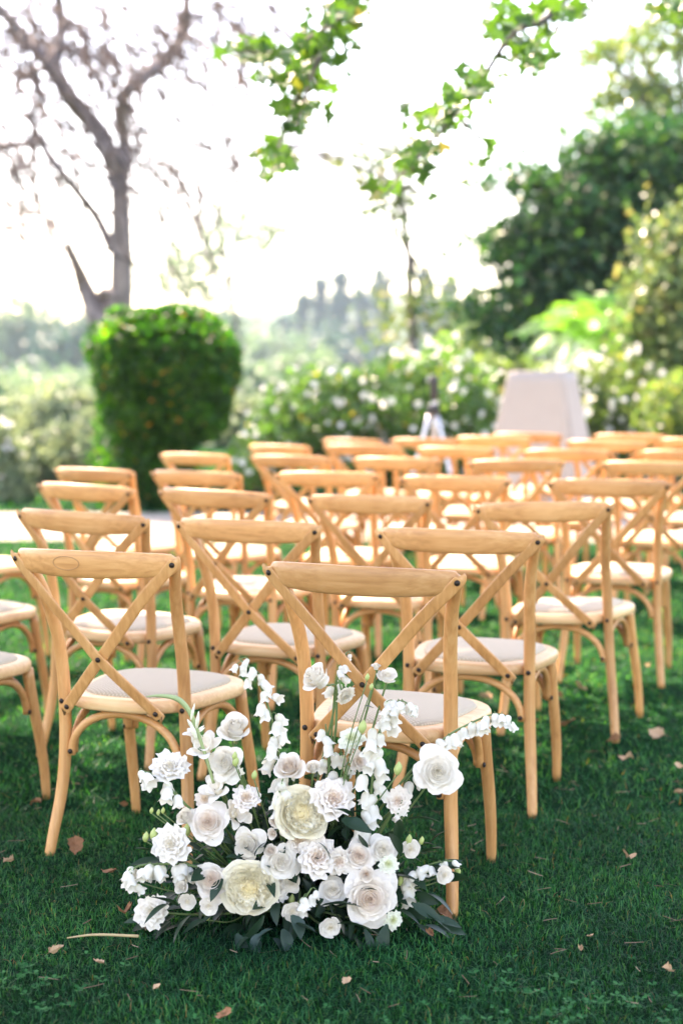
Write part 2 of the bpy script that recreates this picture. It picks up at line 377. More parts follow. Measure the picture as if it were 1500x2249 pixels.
def make_chair(name, x, y, th, label, dz=0, roll=0, bolts=11):
    t = thing(name, label, 'chair', (x, y, dz), 'cross-back chairs set out in rows on the lawn')
    t.rotation_euler = (0, -roll, -th)
    obj('top_rail', CH['top_rail'], M_woodx, t)
    for k in 'lr': obj('leg', CH['rear' + k], M_woodz, t)
    for k in 'lr': obj('leg', CH['front' + k], M_woodz, t)
    obj('cross_strap', CH['strap1'], M_woodz, t); obj('cross_strap', CH['strap2'], M_woodz, t)
    s = obj('seat', CH['seat'], M_seatw, t); obj('seat_pad', CH['pad'], M_pad, s)
    for k in ('hoopb', 'hoopf', 'hoopsl', 'hoopsr'): obj('bentwood_brace', CH[k], M_woodx, t)
    for p, nrm in BOLTS[:bolts]:
        b = obj('bolt', CH['bolt'], M_bolt, t, loc=p); b.rotation_euler = Vector(nrm).to_track_quat('Z', 'Y').to_euler()
    return t
def oval():
    P = []
    for k in range(33):
        a = 2 * math.pi * k / 32; x = -.045 + .042 * math.cos(a); z = .018 * math.sin(a)
        sn = (abs(z + .003) / .037) ** (1 / .72); P.append((x, railcurve(x) - .0141 * math.sqrt(1 - sn * sn) ** .72 - .1 * (z + .003) - .0005, .849 + z))
    return mesh('oval_inlay', *sweep(P, .0009, seg=5, cap=False))
ORD = ['first', 'second', 'third', 'fourth', 'fifth', 'sixth']
ROWN = ['nearest', 'second', 'third', 'fourth', 'fifth', 'sixth', 'seventh', 'eighth']
D = R
rows = [
 [(-1.28, 4.55, D(23), 0, 0), (-.60, 4.235, D(22.6), -.005, D(.5)), (.08, 3.885, D(19), 0, D(-.6))],
 [(-1.47, 5.62, D(23), 0, 0), (-.835, 5.335, D(22.8), 0, D(-1.4)), (-.25, 5.035, D(23.5), 0, 0), (.38, 4.745, D(18.4), 0, D(-.2))],
 [(-1.76, 7.05, D(28), 0, 0), (-1.03, 6.73, D(30.6), -.01, D(-.8)), (-.46, 6.29, D(26), 0, D(-.9)), (.15, 6.13, D(21), -.01, D(.2)), (.80, 5.69, D(23), 0, D(2.7))],
 [(-1.2, 8.11, D(31), -.03, 0), (-.65, 7.67, D(27), -.015, D(-.4)), (-.02, 7.39, D(19), 0, D(.6)), (.54, 7.09, D(19), 0, 0), (1.14, 6.60, D(17), .02, D(.4))],
 [(-.82, 9.55, D(31), -.03, 0), (-.24, 9.06, D(24.6), -.015, 0), (.34, 8.58, D(22), 0, 0), (.97, 8.39, D(16), 0, D(1.4)), (1.63, 8.20, D(20), 0, 0)],
 [(-.36, 10.85, D(34), -.04, 0), (.17, 10.04, D(21), 0, 0), (.74, 9.76, D(22), 0, 0), (1.32, 9.05, D(16), .02, D(.7)), (2.04, 9.33, D(20), 0, 0)],
 [(.14, 11.8, D(32), -.04, 0), (.64, 11.4, D(25), -.02, 0), (1.02, 10.35, D(17), .04, 0), (1.68, 9.95, D(19), .03, D(-.8)), (2.35, 10.3, D(19), .03, 0)],
 [(1.36, 11.35, D(20), .02, 0), (2.02, 10.95, D(18), .03, 0)],
]
special = {(0, 2): 'beech cross-back chair standing right behind the white flower arrangement', (0, 1): 'beech cross-back chair left of the flowers, oval knot on its top rail',
           (0, 0): 'cross-back chair cut off at left edge, only seat and legs showing, nearest row',
           (1, 0): 'cross-back chair cut off at left edge, only seat showing, second row',
           (2, 0): 'cross-back chair cut off at left edge, only seat corner showing, third row'}
for i, row in enumerate(rows):
    for j, (x, y, th, dz, ro) in enumerate(row):
        lab = special.get((i, j))
        if lab is None:
            jj = j - (1 if i < 3 else 0); m = len(row) - (1 if i < 3 else 0)
            pos = 'leftmost' if jj == 0 else ('rightmost' if jj == m - 1 else ORD[jj] + ' from left')
            lab = f'cross-back chair, {pos} whole chair in the {ROWN[i]} row from the camera'
        ch = make_chair('cross_back_chair', x, y, th, lab, dz, ro, 11 if i < 3 else (7 if i < 5 else 2))
        if (i, j) == (0, 1): obj('oval_inlay', oval(), plain('dark_wood_line', (.40, .20, .08), .6), ch)

# ------------------------------------------------------------------ leaf clouds
def leafcloud(C, size, aspect=.55, normal=None, nj=1.0, fold=.25):
    """C: centres (n,3); each leaf a folded diamond of two triangles pairs (4 verts, 2 tris)"""
    n = len(C); nn = rng.normal(size=(n, 3))
    if normal is not None: nn = normal + nj * nn
    nn /= np.linalg.norm(nn, axis=1)[:, None] + 1e-9
    t = np.cross(nn, rng.normal(size=(n, 3))); t /= np.linalg.norm(t, axis=1)[:, None] + 1e-9
    b = np.cross(nn, t); s = (size if np.ndim(size) else np.full(n, size))[:, None] / 2
    V = np.stack([C - t * s, C + b * s * aspect + nn * s * fold, C + t * s, C - b * s * aspect + nn * s * fold], 1).reshape(-1, 3)
    i = np.arange(n)[:, None] * 4
    return V, np.concatenate([i + [0, 1, 2], i + [0, 2, 3]], 0)
def blobpts(blobs, shell=.55):
    out = []; nor = []
    for (c, r, n) in blobs:
        d = rng.normal(size=(n, 3)); d /= np.linalg.norm(d, axis=1)[:, None]
        rad = rng.uniform(shell, 1.0, n) ** .7
        wob = 1 + .16 * np.sin(d[:, 0] * 5 + c[0] * 3) + .16 * np.sin(d[:, 1] * 6 + d[:, 2] * 5 + c[2])
        out.append(np.array(c) + d * np.array(r) * (rad * wob)[:, None]); nor.append(d)
    return np.concatenate(out), np.concatenate(nor)
def clumps(center, radii, nclump, per, csize, shell=.35, flat=.7):
    """crown made of leaf clumps with gaps"""
    d = rng.normal(size=(nclump, 3)); d /= np.linalg.norm(d, axis=1)[:, None]
    C = np.array(center) + d * np.array(radii) * (rng.uniform(shell, 1, nclump) ** .6)[:, None]
    sz = csize * rng.uniform(.6, 1.4, nclump)
    P = np.repeat(C, per, 0) + rng.normal(size=(nclump * per, 3)) * np.repeat(sz, per)[:, None] * np.array([.5, .5, .5 * flat])
    return P, np.repeat(d, per, 0)
def limbs(parent, name, lines, mat, seg=8):
    mb = MB()
    for P, r_ in lines: mb.add(*tube(P, r_, max(6, len(P) * 5), seg=seg))
    return obj(name, mb.mesh(name), mat, parent)
def px(pts, Y, jitter=0):
    return [at(u, v, Y + (jitter * math.sin(i * 1.7))) for i, (u, v) in enumerate(pts)]

F_topi = leafmat('topiary_leaf', [(0, (.005, .036, .002)), (.55, (.012, .066, .005)), (.9, (.035, .11, .010)), (.975, (.07, .14, .02)), (1, (.35, .15, .015))], .48, (1.3, 1.7, .5), .4, .25, 1.9)
F_hedge = leafmat('hedge_leaf', [(0, (.035, .10, .02)), (.7, (.07, .16, .035)), (.96, (.12, .20, .05)), (1, (.5, .33, .05))], .40, rough=.3, spec=.6)
F_dark = leafmat('dark_tree_leaf', [(0, (.010, .046, .020)), (.7, (.026, .085, .030)), (1, (.08, .14, .035))], .28, (1.1, 1.6, .6), .42, .3, 1.4)
F_mid = leafmat('mid_tree_leaf', [(0, (.06, .11, .035)), (.7, (.10, .16, .05)), (1, (.20, .20, .05))], .40, rough=.4)
F_pale = leafmat('haze_paled_leaf', [(0, (.11, .17, .11)), (1, (.20, .26, .17))], .3, (1.1, 1.3, .8), .5, .4, 1.2)  # paler than real leaves: part of the distance haze is in the colour
F_wash = leafmat('haze_washed_leaf', [(0, (.13, .19, .11)), (1, (.24, .29, .17))], .35, (1.2, 1.2, .9), .5, .4, 1.2)  # pale tone stands in for haze and sun washing out these shrubs
F_pop = leafmat('poplar_leaf', [(0, (.03, .075, .055)), (1, (.055, .11, .075))], .25, (1, 1.3, .9), .5, .3, 1.2)  # bluish distance haze tinted into the leaf colour
F_yel = leafmat('yellowing_leaf', [(0, (.08, .15, .05)), (.7, (.13, .20, .07)), (1, (.28, .26, .10))], .35, (1.3, 1.3, .8), .4, tgain=1.1)
F_twig = leafmat('grey_twig_foliage', [(0, (.08, .07, .07)), (.8, (.13, .11, .11)), (1, (.17, .13, .11))], .15, (1, .9, .8), .8, .2, 1.1)
F_palm = leafmat('palm_leaflet', [(0, (.07, .20, .04)), (1, (.14, .30, .06))], .45, rough=.3, spec=.6)
M_blos = petalmat('blossom_white', (.85, .83, .78), (.85, .80, .66))

# topiary bush (15.5 m)
Yt = 15.6; sc = FPX / Yt
g = onground(365, 1113); g = np.array([at(365, 900, Yt)[0], Yt, 0])
t = thing('topiary_bush', 'dense clipped green topiary bush with flat top behind the left chairs', 'bush', g)
n = 15000
# rounded box shell in local coordinates
hx, hy, z0, z1 = 150 / sc, .72, .64, (813 - 688) / sc + CAM_H - .02
d = rng.uniform(-1, 1, (n, 3)); k = np.argmax(np.abs(d), 1); d[np.arange(n), k] = np.sign(d[np.arange(n), k])
dd = d / (np.sum(np.abs(d) ** 5, 1) ** (1 / 5))[:, None]
P = dd * rng.uniform(.80, 1.04, n)[:, None]
zz = (P[:, 2] + 1) / 2
wid = .86 + .14 * np.clip(zz * 1.4, 0, 1)
lump = 1 + .05 * np.sin(P[:, 0] * 7 + P[:, 2] * 5) + .05 * np.sin(P[:, 2] * 9 + P[:, 1] * 6)
P = np.stack([P[:, 0] * hx * wid * lump, P[:, 1] * hy * wid * lump, z0 + zz * (z1 - z0) * (1 + .02 * np.sin(P[:, 0] * 6))], 1)
P[:, 2] += .06 * np.cos(P[:, 0] * 2) * (zz > .8)
V1, F1 = leafcloud(P, rng.uniform(.05, .10, n), .6, dd, .8)
Q, nq = blobpts([((-.26, 0, .45), (.46, .42, .52), 2200), ((.02, .1, .40), (.4, .4, .42), 1200), ((-.1, 0, .12), (.55, .45, .16), 500)], .4)
V2, F2 = leafcloud(Q, rng.uniform(.05, .10, len(Q)), .6, nq, .8)
obj('crown', mesh('crown', np.concatenate([V1, V2]), np.concatenate([F1, F2 + len(V1)]), False), F_topi, t)
V, F = leafcloud(rng.uniform(-1, 1, (2500, 3)) * np.array([hx * .72, hy * .72, (z1 - z0) * .38]) + np.array([0, 0, (z0 + z1) / 2]), .22, .8)
obj('inner_foliage', mesh('inner_foliage', V, F, False), F_topi, t)
limbs(t, 'trunk', [([(0, 0, -.02), (.02, 0, .4), (.03, -.1, .75), (.1, 0, 1.2)], [.07, .06, .055, .03]), ([(.03, -.1, .72), (.16, -.3, .9), (.3, -.2, 1.3)], [.045, .04, .02]), ([(.02, -.05, .7), (-.12, -.3, .92), (-.3, -.2, 1.3)], [.04, .035, .02])], M_bark2)

def hedge(name, label, cat, Y, blobs_px, nl, nb, mat, depth=.6, lsz=(.06, .12), bsz=(.05, .10), group=None, flowers=True):
    """blobs_px: (u, v, half width px, half height px)"""
    s = FPX / Y; c0 = at(blobs_px[0][0], 813, Y); base = (c0[0], Y, 0)
    t = thing(name, label, cat, base, group)
    tot = sum(a * b for _, _, a, b in blobs_px); bl = []
    for (u, v, a, b) in blobs_px:
        p = at(u, v, Y) - np.array(base); bl.append((p, (a / s, depth, b / s), int(nl * a * b / tot)))
    P, nr = blobpts(bl, .45); ok = P[:, 2] > .02; P, nr = P[ok], nr[ok]
    V, F = leafcloud(P, rng.uniform(*lsz, len(P)), .6, nr, .9)
    obj('foliage', mesh('foliage', V, F, False), mat, t)
    if flowers:
        bl2 = [(c, tuple(np.array(r_) * 1.03), int(n_ * nb / nl)) for c, r_, n_ in bl]
        P, nr = blobpts(bl2, .9); ok = P[:, 2] > .1; P, nr = P[ok], nr[ok]
        VV, FF, o_ = [], [], 0
        for k in range(3):
            V, F = leafcloud(P + rng.normal(size=P.shape) * .012, rng.uniform(*bsz, len(P)), .9, nr, .8); VV.append(V); FF.append(F + o_); o_ += len(V)
        obj('blossoms', mesh('blossoms', np.concatenate(VV), np.concatenate(FF), False), M_blos, t, kind='stuff')
    # stems so that the mass stands on the ground
    for c, r_, n_ in bl:
        limbs(t, 'stem', [([(c[0], 0, -.02), (c[0] + .05, 0, c[2] * .5), (c[0], 0, max(.3, c[2]))], [.04, .03, .015])], M_bark2, 6)
    return t
hedge('flowering_hedge', 'white-flowering green hedge behind the tripod in the middle', 'hedge', 17.5,
      [(850, 890, 120, 110), (980, 870, 110, 115), (720, 910, 110, 105), (620, 960, 90, 100), (900, 1000, 190, 90), (1030, 960, 90, 120), (560, 1010, 60, 85)], 15000, 520, F_hedge, .7)
hedge('flowering_shrub', 'white-flowering shrub right of the draped white stand', 'shrub', 18.5,
      [(1340, 870, 100, 105), (1250, 900, 80, 100), (1420, 930, 90, 110), (1330, 980, 170, 90)], 8000, 420, F_mid, .7)
hedge('garden_shrub', 'low sunlit yellow-green shrub at the right edge behind the chairs', 'shrub', 17.0,
      [(1480, 900, 70, 80), (1540, 960, 90, 100)], 3000, 0, F_mid, .6, flowers=False)
hedge('garden_shrub', 'low pale green bush beside the topiary on its left', 'shrub', 18.0,
      [(120, 1000, 70, 75), (60, 1040, 80, 70), (160, 1060, 60, 60), (195, 985, 50, 85)], 5600, 0, F_wash, .6, flowers=False)
hedge('garden_shrub', 'yellow-green shrub at the left edge beyond the path', 'shrub', 16.5,
      [(-20, 1010, 70, 90), (20, 1080, 60, 60)], 3000, 60, F_wash, .5)

# draped stand and tripod
Ys = 14.6
p0 = at(1190, 813, Ys)
t = thing('draped_stand', 'tall stand under a white tapered cloth cover behind the chairs', 'stand', (p0[0], Ys, 0))
t.rotation_euler = (0, 0, R(-24))
M_cloth = plain('white_cloth', (.36, .315, .28), .85, .2, 0, .03, 6)
zt = at(1190, 812, Ys)[2]; V = []; F = []; n = 128; lev = np.linspace(0, 1, 12)
for h in lev:
    hw = .50 - .235 * h; hd = .40 - .17 * h
    for k in range(n):
        a = 2 * math.pi * k / n; c, s = math.cos(a), math.sin(a); e = .16
        x = math.copysign(abs(c) ** e, c); y = math.copysign(abs(s) ** e, s)
        fold = 1 + .035 * (1.1 - h) * math.sin(a * 11 + .6 * math.sin(3 * a)) + .012 * math.sin(a * 7 + 5 * h)
        V.append((x * hw * fold, y * hd * fold, .02 + h * (zt - .03)))
for i in range(len(lev) - 1):
    for k in range(n): F.append((i * n + k, i * n + (k + 1) % n, (i + 1) * n + (k + 1) % n, (i + 1) * n + k))
F.append(tuple((len(lev) - 1) * n + k for k in range(n)))
obj('cloth_cover', mesh('cloth_cover', V, F, True), M_cloth, t)
mb = MB(); mb.add(*tube([(0, 0, 0), (0, 0, zt * .6)], .02, 4)); obj('pole', mb.mesh('pole'), M_bolt, t)
Ys = 13.4; p0 = at(952, 813, Ys); zt = at(952, 905, Ys)[2]
t = thing('tripod', 'silver tripod with a dark head standing before the flowering hedge', 'tripod', (p0[0], Ys, 0))
M_alu = plain('silver_metal', (.55, .55, .58), .35, .5, .7); M_blk = plain('black_plastic', (.02, .02, .022), .5)
for a in (R(80), R(200), R(320)):
    c, s = math.cos(a), math.sin(a)
    lo = obj('leg', mesh('leg', *tube([(c * .34, s * .34, 0), (c * .19, s * .19, zt * .45), (c * .03, s * .03, zt)], [.013, .016, .02], 8)), M_alu, t)
    obj('clamp', mesh('clamp', *tube([(c * .20, s * .20, zt * .41), (c * .18, s * .18, zt * .48)], .026, 3)), M_blk, lo)
obj('column', mesh('column', *tube([(0, 0, zt - .25), (0, 0, zt + .12)], .016, 4)), M_alu, t)
obj('head', mesh('head', *box((0, 0, zt + .02), (.10, .09, .09))), M_blk, t)
obj('microphone', mesh('microphone', *tube([(0, 0, zt + .10), (0, -.02, zt + .16), (0, -.03, zt + .27), (0, -.03, zt + .31)], [.025, .04, .045, .03], 12)), M_blk, t)

# ------------------------------------------------------------------ bare tree on the left (21 m)
Yb = 21.0; sb = FPX / Yb
t = thing('bare_tree', 'sparse grey forked tree rising behind the topiary bush', 'tree', (at(262, 813, Yb)[0], Yb, 0))
t0 = np.array(t.location)
def L_(pts, r_, jit=.25): return ([p - t0 for p in px(pts, Yb, jit)], [x / sb for x in r_])
lines = [L_([(268, 1060), (262, 850), (266, 690), (268, 560), (266, 450), (262, 390), (250, 345)], [40, 34, 27, 24, 21, 22, 22], .05),
         L_([(255, 360), (215, 285), (160, 222), (115, 150), (60, 85), (0, 18), (-60, -60)], [22, 22, 20, 17, 14, 12, 9]),
         L_([(118, 160), (136, 70), (128, -30), (150, -120)], [15, 13, 11, 8]),
         L_([(268, 380), (274, 320), (268, 235), (290, 188), (350, 145), (395, 90), (410, 20), (405, -60)], [18, 15, 14, 15, 16, 14, 11, 8]),
         L_([(246, 545), (215, 480), (170, 420), (128, 368), (90, 310), (72, 262), (82, 225)], [12, 11, 10, 10, 9, 8, 5]),
         L_([(95, 312), (40, 318), (-30, 330)], [8, 9, 9]), L_([(225, 720), (185, 625), (165, 572), (148, 522)], [26, 18, 11, 4]),
         L_([(232, 720), (225, 655), (238, 640), (262, 655)], [22, 16, 10, 4]),
         L_([(100, 150), (55, 165), (30, 220), (5, 300)], [7, 7, 5, 3]), L_([(405, 30), (450, 32), (500, 10), (560, 15)], [7, 6, 4, 2]),
         L_([(150, 95), (175, 130), (235, 160), (272, 165)], [5, 4, 3, 2]), L_([(350, 165), (395, 175), (440, 190), (480, 240)], [5, 4, 3, 2]),
         L_([(90, 180), (75, 240), (70, 300)], [4, 3, 2]), L_([(20, 40), (60, 20), (80, -30)], [6, 5, 4]), L_([(300, 190), (310, 230), (345, 270)], [4, 3, 1])]
limbs(t, 'trunk', lines, M_bark)
# drooping sprays of fine grey needles
sprays = [(40, 60, 70, 60), (110, 40, 80, 50), (210, 40, 80, 50), (300, 60, 90, 60), (430, 60, 90, 60), (470, 20, 90, 40), (60, 200, 60, 80), (30, 330, 60, 60), (20, 390, 40, 60),
          (360, 250, 80, 90), (330, 330, 60, 70), (120, 300, 70, 60), (70, 470, 80, 50), (400, 380, 60, 40), (180, 90, 60, 60), (10, 130, 50, 90), (280, 150, 60, 50), (520, 80, 60, 60), (560, 300, 40, 20)]
VV, FF, C = [], [], []; nb = 0
for (u, v, a, b) in sprays:
    for _ in range(42):
        p = at(u + rng.normal() * a * .95, v + rng.normal() * b * .9, Yb + rng.normal() * 1.3)
        m_ = 7; L0 = rng.uniform(.5, 1.6); tt_ = np.linspace(0, 1, m_)[:, None]
        dr = rng.normal(size=3) * np.array([.6, .4, .3]) + np.array([0, 0, -.15])
        Q = p + dr * L0 * tt_ + np.array([0, 0, -.35]) * L0 * tt_ ** 2 + rng.normal(size=(m_, 3)) * .02 - t0
        w_ = np.array([.014, 0, .010]) * rng.uniform(.5, 1.5)
        VV += list(np.concatenate([Q - w_, Q + w_])); FF += [(nb + k, nb + k + 1, nb + m_ + k + 1, nb + m_ + k) for k in range(m_ - 1)]; nb += 2 * m_
        k_ = rng.integers(1, 3); C.append(Q[rng.integers(1, m_, k_)] + rng.normal(size=(k_, 3)) * np.array([.16, .16, .16]))
C = np.concatenate(C)
V, F = leafcloud(C, rng.uniform(.05, .11, len(C)), .22)
F3 = [(f[0], f[1], f[2]) for f in FF] + [(f[0], f[2], f[3]) for f in FF]
obj('crown', mesh('crown', np.concatenate([V, np.array(VV)]), np.concatenate([F, np.array(F3) + len(V)]), False), F_twig, t)

# ------------------------------------------------------------------ leafy trees further off
def tree(name, label, Y, trunk_px, trunk_r, crowns, mat, per=60, lsz=(.12, .22), group=None, bark=M_bark, csize=.5, depth=1.0, extra=(), flat=.7):
    """trunk_px polyline (px); crowns: (u, v, half w px, half h px, clumps)"""
    s = FPX / Y; base = np.array([at(trunk_px[0][0], 813, Y)[0], Y, 0])
    t = thing(name, label, 'tree', base, group)
    P = [p - base for p in px(trunk_px, Y, .02)]; P[0][2] = -.05
    ls = [(P, list(np.linspace(trunk_r, trunk_r * .35, len(P))))]
    top = P[-1]; mid = P[len(P) // 2]
    pts = []; nrs = []
    for (u, v, a, b, n_) in crowns:
        c = at(u, v, Y) - base; c[1] += rng.uniform(-.3, .3) * depth
        rr = (a / s, max(a, b) / s * .8 * depth, b / s)
        p, nr = clumps(c, rr, n_, per, csize, .3, flat)
        pts.append(p); nrs.append(nr)
        q0 = mid if rng.random() < .5 else top
        ls.append(([q0, (q0 + c) / 2 + np.array([0, 0, .12 * np.linalg.norm(c - q0)]), c], [trunk_r * .4, trunk_r * .25, trunk_r * .1]))
    for e in extra: ls.append(([p - base for p in px(e[0], Y, .05)], e[1]))
    limbs(t, 'trunk', ls, bark)
    P = np.concatenate(pts); nr = np.concatenate(nrs); ok = P[:, 2] > .03; P, nr = P[ok], nr[ok]
    V, F = leafcloud(P, rng.uniform(*lsz, len(P)), .6, nr * .6 + np.array([0, 0, .5]), .8)
    obj('crown', mesh('crown', V, F, False), mat, t)
    return t
# big dark tree at the right
tree('broadleaf_tree', 'large dark green spreading tree filling the right side', 23, [(1420, 1010), (1410, 800), (1380, 640), (1360, 520)], .32,
     [(1300, 470, 120, 90, 40), (1420, 420, 110, 120, 46), (1340, 340, 120, 50, 22), (1220, 520, 100, 35, 26), (1150, 570, 80, 25, 14), (1330, 610, 140, 50, 32), (1450, 560, 90, 110, 38), (1230, 400, 70, 30, 12), (1480, 330, 70, 60, 22), (1270, 680, 120, 40, 24), (1120, 700, 60, 60, 16), (1190, 640, 70, 25, 10), (1110, 520, 40, 14, 5), (1130, 400, 40, 12, 4)],
     F_dark, 58, (.11, .20), csize=.72, flat=.42)
tree('broadleaf_tree', 'hazy green tree with airy branches in the top right corner', 30, [(1560, 1000), (1540, 700), (1500, 400), (1460, 200)], .3,
     [(1450, 190, 90, 50, 18), (1400, 90, 90, 50, 12), (1490, 60, 80, 50, 18), (1350, 200, 60, 25, 7), (1330, 120, 60, 25, 6), (1500, 270, 80, 50, 14), (1400, 270, 90, 25, 8)], F_mid, 44, (.11, .20), csize=.8, flat=.4)
tree('broadleaf_tree', 'pale yellowish tree at the right edge below the dark tree', 19, [(1520, 1050), (1500, 850), (1490, 700)], .14,
     [(1480, 640, 70, 90, 40), (1500, 540, 60, 60, 26), (1440, 740, 60, 60, 20), (1490, 780, 70, 70, 26)], F_yel, 50, (.09, .16), csize=.4)
tree('slender_tree', 'slender young tree with yellowing leaves in the middle', 24, [(905, 1000), (905, 800), (900, 640), (898, 560), (885, 480), (878, 400)], .10,
     [(850, 400, 70, 60, 16), (800, 440, 50, 40, 8), (870, 330, 60, 40, 8), (780, 380, 30, 50, 6), (850, 710, 60, 50, 6), (900, 640, 50, 40, 5), (940, 720, 50, 50, 6), (960, 650, 40, 40, 3), (890, 480, 30, 30, 5)], F_yel, 20, (.10, .18), csize=.62)
tree('sparse_tree', 'faint sparse tree right of the forked tree, pale against sky', 60, [(520, 900), (520, 720), (505, 620), (490, 560)], .16,
     [(440, 560, 70, 50, 14), (510, 490, 60, 30, 12), (400, 610, 50, 30, 8), (560, 530, 60, 30, 8), (470, 660, 60, 40, 12), (600, 500, 40, 16, 4), (350, 620, 40, 20, 5)], F_pale, 30, (.2, .36), csize=1.3)
# poplar row far off
for i, (u, v, hw) in enumerate([(622, 700, 17), (662, 640, 22), (705, 612, 22), (748, 596, 24), (795, 625, 20), (838, 588, 23), (935, 596, 23), (990, 606, 22), (1038, 630, 22)]):
    names = ['leftmost', 'second', 'third', 'fourth', 'fifth', 'sixth', 'seventh', 'eighth', 'rightmost']
    Y = 390 + (i % 3) * 9; h = (870 - v) / 2
    cr = [(u, v + 20, hw * .5, 22, 10), (u, v + 70, hw * .85, 45, 22), (u, v + 140, hw, 55, 24), (u, v + 205, hw, 45, 18)]
    tree('poplar_tree', f'hazy distant poplar, {names[i]} of the pale poplar row'if i in (0, 8) else f'hazy distant poplar, {names[i]} from left in the pale row', Y, [(u, 870), (u, 760), (u, v + 30)], (.9), cr, F_pop, 30, (1.1, 2.0), 'distant poplar row', csize=1.5, depth=.7)
# hazy masses left and middle
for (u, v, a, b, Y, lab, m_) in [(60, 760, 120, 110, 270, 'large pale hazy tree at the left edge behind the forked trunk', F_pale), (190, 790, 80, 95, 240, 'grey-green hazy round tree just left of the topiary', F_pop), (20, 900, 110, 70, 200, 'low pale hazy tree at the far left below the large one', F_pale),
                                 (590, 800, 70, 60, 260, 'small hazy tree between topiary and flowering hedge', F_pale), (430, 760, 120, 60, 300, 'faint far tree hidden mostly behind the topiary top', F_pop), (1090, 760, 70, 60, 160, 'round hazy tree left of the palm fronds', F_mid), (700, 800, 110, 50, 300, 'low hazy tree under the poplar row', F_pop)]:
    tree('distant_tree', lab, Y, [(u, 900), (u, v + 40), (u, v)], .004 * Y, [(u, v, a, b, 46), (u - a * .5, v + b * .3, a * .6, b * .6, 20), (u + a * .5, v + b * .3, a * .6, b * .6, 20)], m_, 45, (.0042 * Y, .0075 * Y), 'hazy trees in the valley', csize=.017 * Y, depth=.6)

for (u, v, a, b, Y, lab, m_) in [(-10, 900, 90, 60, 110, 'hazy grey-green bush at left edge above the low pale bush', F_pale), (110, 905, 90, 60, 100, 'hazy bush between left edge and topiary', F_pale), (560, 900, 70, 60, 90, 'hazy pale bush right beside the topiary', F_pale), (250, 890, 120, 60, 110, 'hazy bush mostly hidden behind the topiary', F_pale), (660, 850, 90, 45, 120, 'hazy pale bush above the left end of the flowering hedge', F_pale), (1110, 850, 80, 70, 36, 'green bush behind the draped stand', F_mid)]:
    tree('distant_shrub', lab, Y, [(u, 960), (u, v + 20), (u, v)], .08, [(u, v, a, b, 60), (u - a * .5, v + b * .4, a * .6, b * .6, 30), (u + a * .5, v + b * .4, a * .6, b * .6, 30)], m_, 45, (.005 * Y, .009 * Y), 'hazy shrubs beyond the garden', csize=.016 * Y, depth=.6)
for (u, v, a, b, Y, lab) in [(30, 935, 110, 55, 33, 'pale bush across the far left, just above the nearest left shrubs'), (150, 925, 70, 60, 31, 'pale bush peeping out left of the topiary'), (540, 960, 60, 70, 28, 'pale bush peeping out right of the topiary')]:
    tree('haze_washed_shrub', lab, Y, [(u, 990), (u, v + 20), (u, v)], .05, [(u, v, a, b, 70), (u - a * .5, v + b * .4, a * .6, b * .6, 34), (u + a * .5, v + b * .4, a * .6, b * .6, 34)], F_wash, 40, (.004 * Y, .008 * Y), 'pale bushes beyond the lawn', csize=.014 * Y, depth=.6)  # their paleness is haze put into the leaf colour
# palm fronds at the right
Yp = 20.0; base = np.array([at(1330, 813, Yp)[0], Yp, 0])
t = thing('palm', 'bright green feather palm with arching fronds at right', 'palm', base)
crown = at(1340, 800, Yp) - base
limbs(t, 'trunk', [([(0, 0, -.05), (crown[0] * .5, 0, crown[2] * .5), tuple(crown)], [.14, .12, .1])], M_bark2)
for k, (u, v) in enumerate([(1140, 735), (1175, 775), (1215, 690), (1290, 665), (1370, 655), (1440, 690), (1480, 760), (1250, 800), (1420, 800), (1200, 720), (1330, 720)]):
    tip = at(u, v, Yp + [-1.2, -.8, -.4, .5, .8, .3, -.5, -1.3, -1.2, .9, -1.0][k]) - base
    midp = (crown + tip) / 2 + np.array([0, 0, .38])
    Pm = spline([crown, midp, tip], 36); mb = MB(); mb.add(*sweep(Pm, np.linspace(.016, .004, 36), seg=5))
    fr = obj('frond', mb.mesh('frond'), F_palm, t)
    T = np.gradient(Pm, axis=0); T /= np.linalg.norm(T, axis=1)[:, None]
    S = np.cross(T, [0, 0, 1]); S /= np.linalg.norm(S, axis=1)[:, None]
    VV = []; FF = []
    for i in range(4, 36):
        for sg in (-1, 1):
            ll = .30 * math.sin(math.pi * (i / 36) ** .8 * .93) + .06
            e = Pm[i] + S[i] * sg * ll + T[i] * ll * .6 + np.array([0, 0, -.10 * ll]); b_ = len(VV); m1 = (Pm[i] * .5 + e * .5) + np.array([0, 0, .03])
            VV += [Pm[i], m1 + T[i] * .02, e, m1 - T[i] * .02]; FF.append((b_, b_ + 1, b_ + 2, b_ + 3))
    obj('leaflets', mesh('leaflets', VV, FF, False), F_palm, fr, kind='stuff')

# far hill
V = []; F = []; n = 60
for j, (yy, k) in enumerate([(540, 0.0), (590, 1.0), (660, 1.25)]):
    for i in range(n):
        x = -320 + 640 * i / (n - 1); V.append((x, yy, k * (21 + 4 * math.sin(x * .02 + 1) + 1.8 * math.sin(x * .06)) - .2))
for j in range(2):
    for i in range(n - 1): a = j * n + i; F.append((a, a + 1, a + n + 1, a + n))
obj('hill', mesh('hill', V, F), plain('far_scrub', (.07, .10, .06), .95, .1, 0, .3, .15), kind='structure')

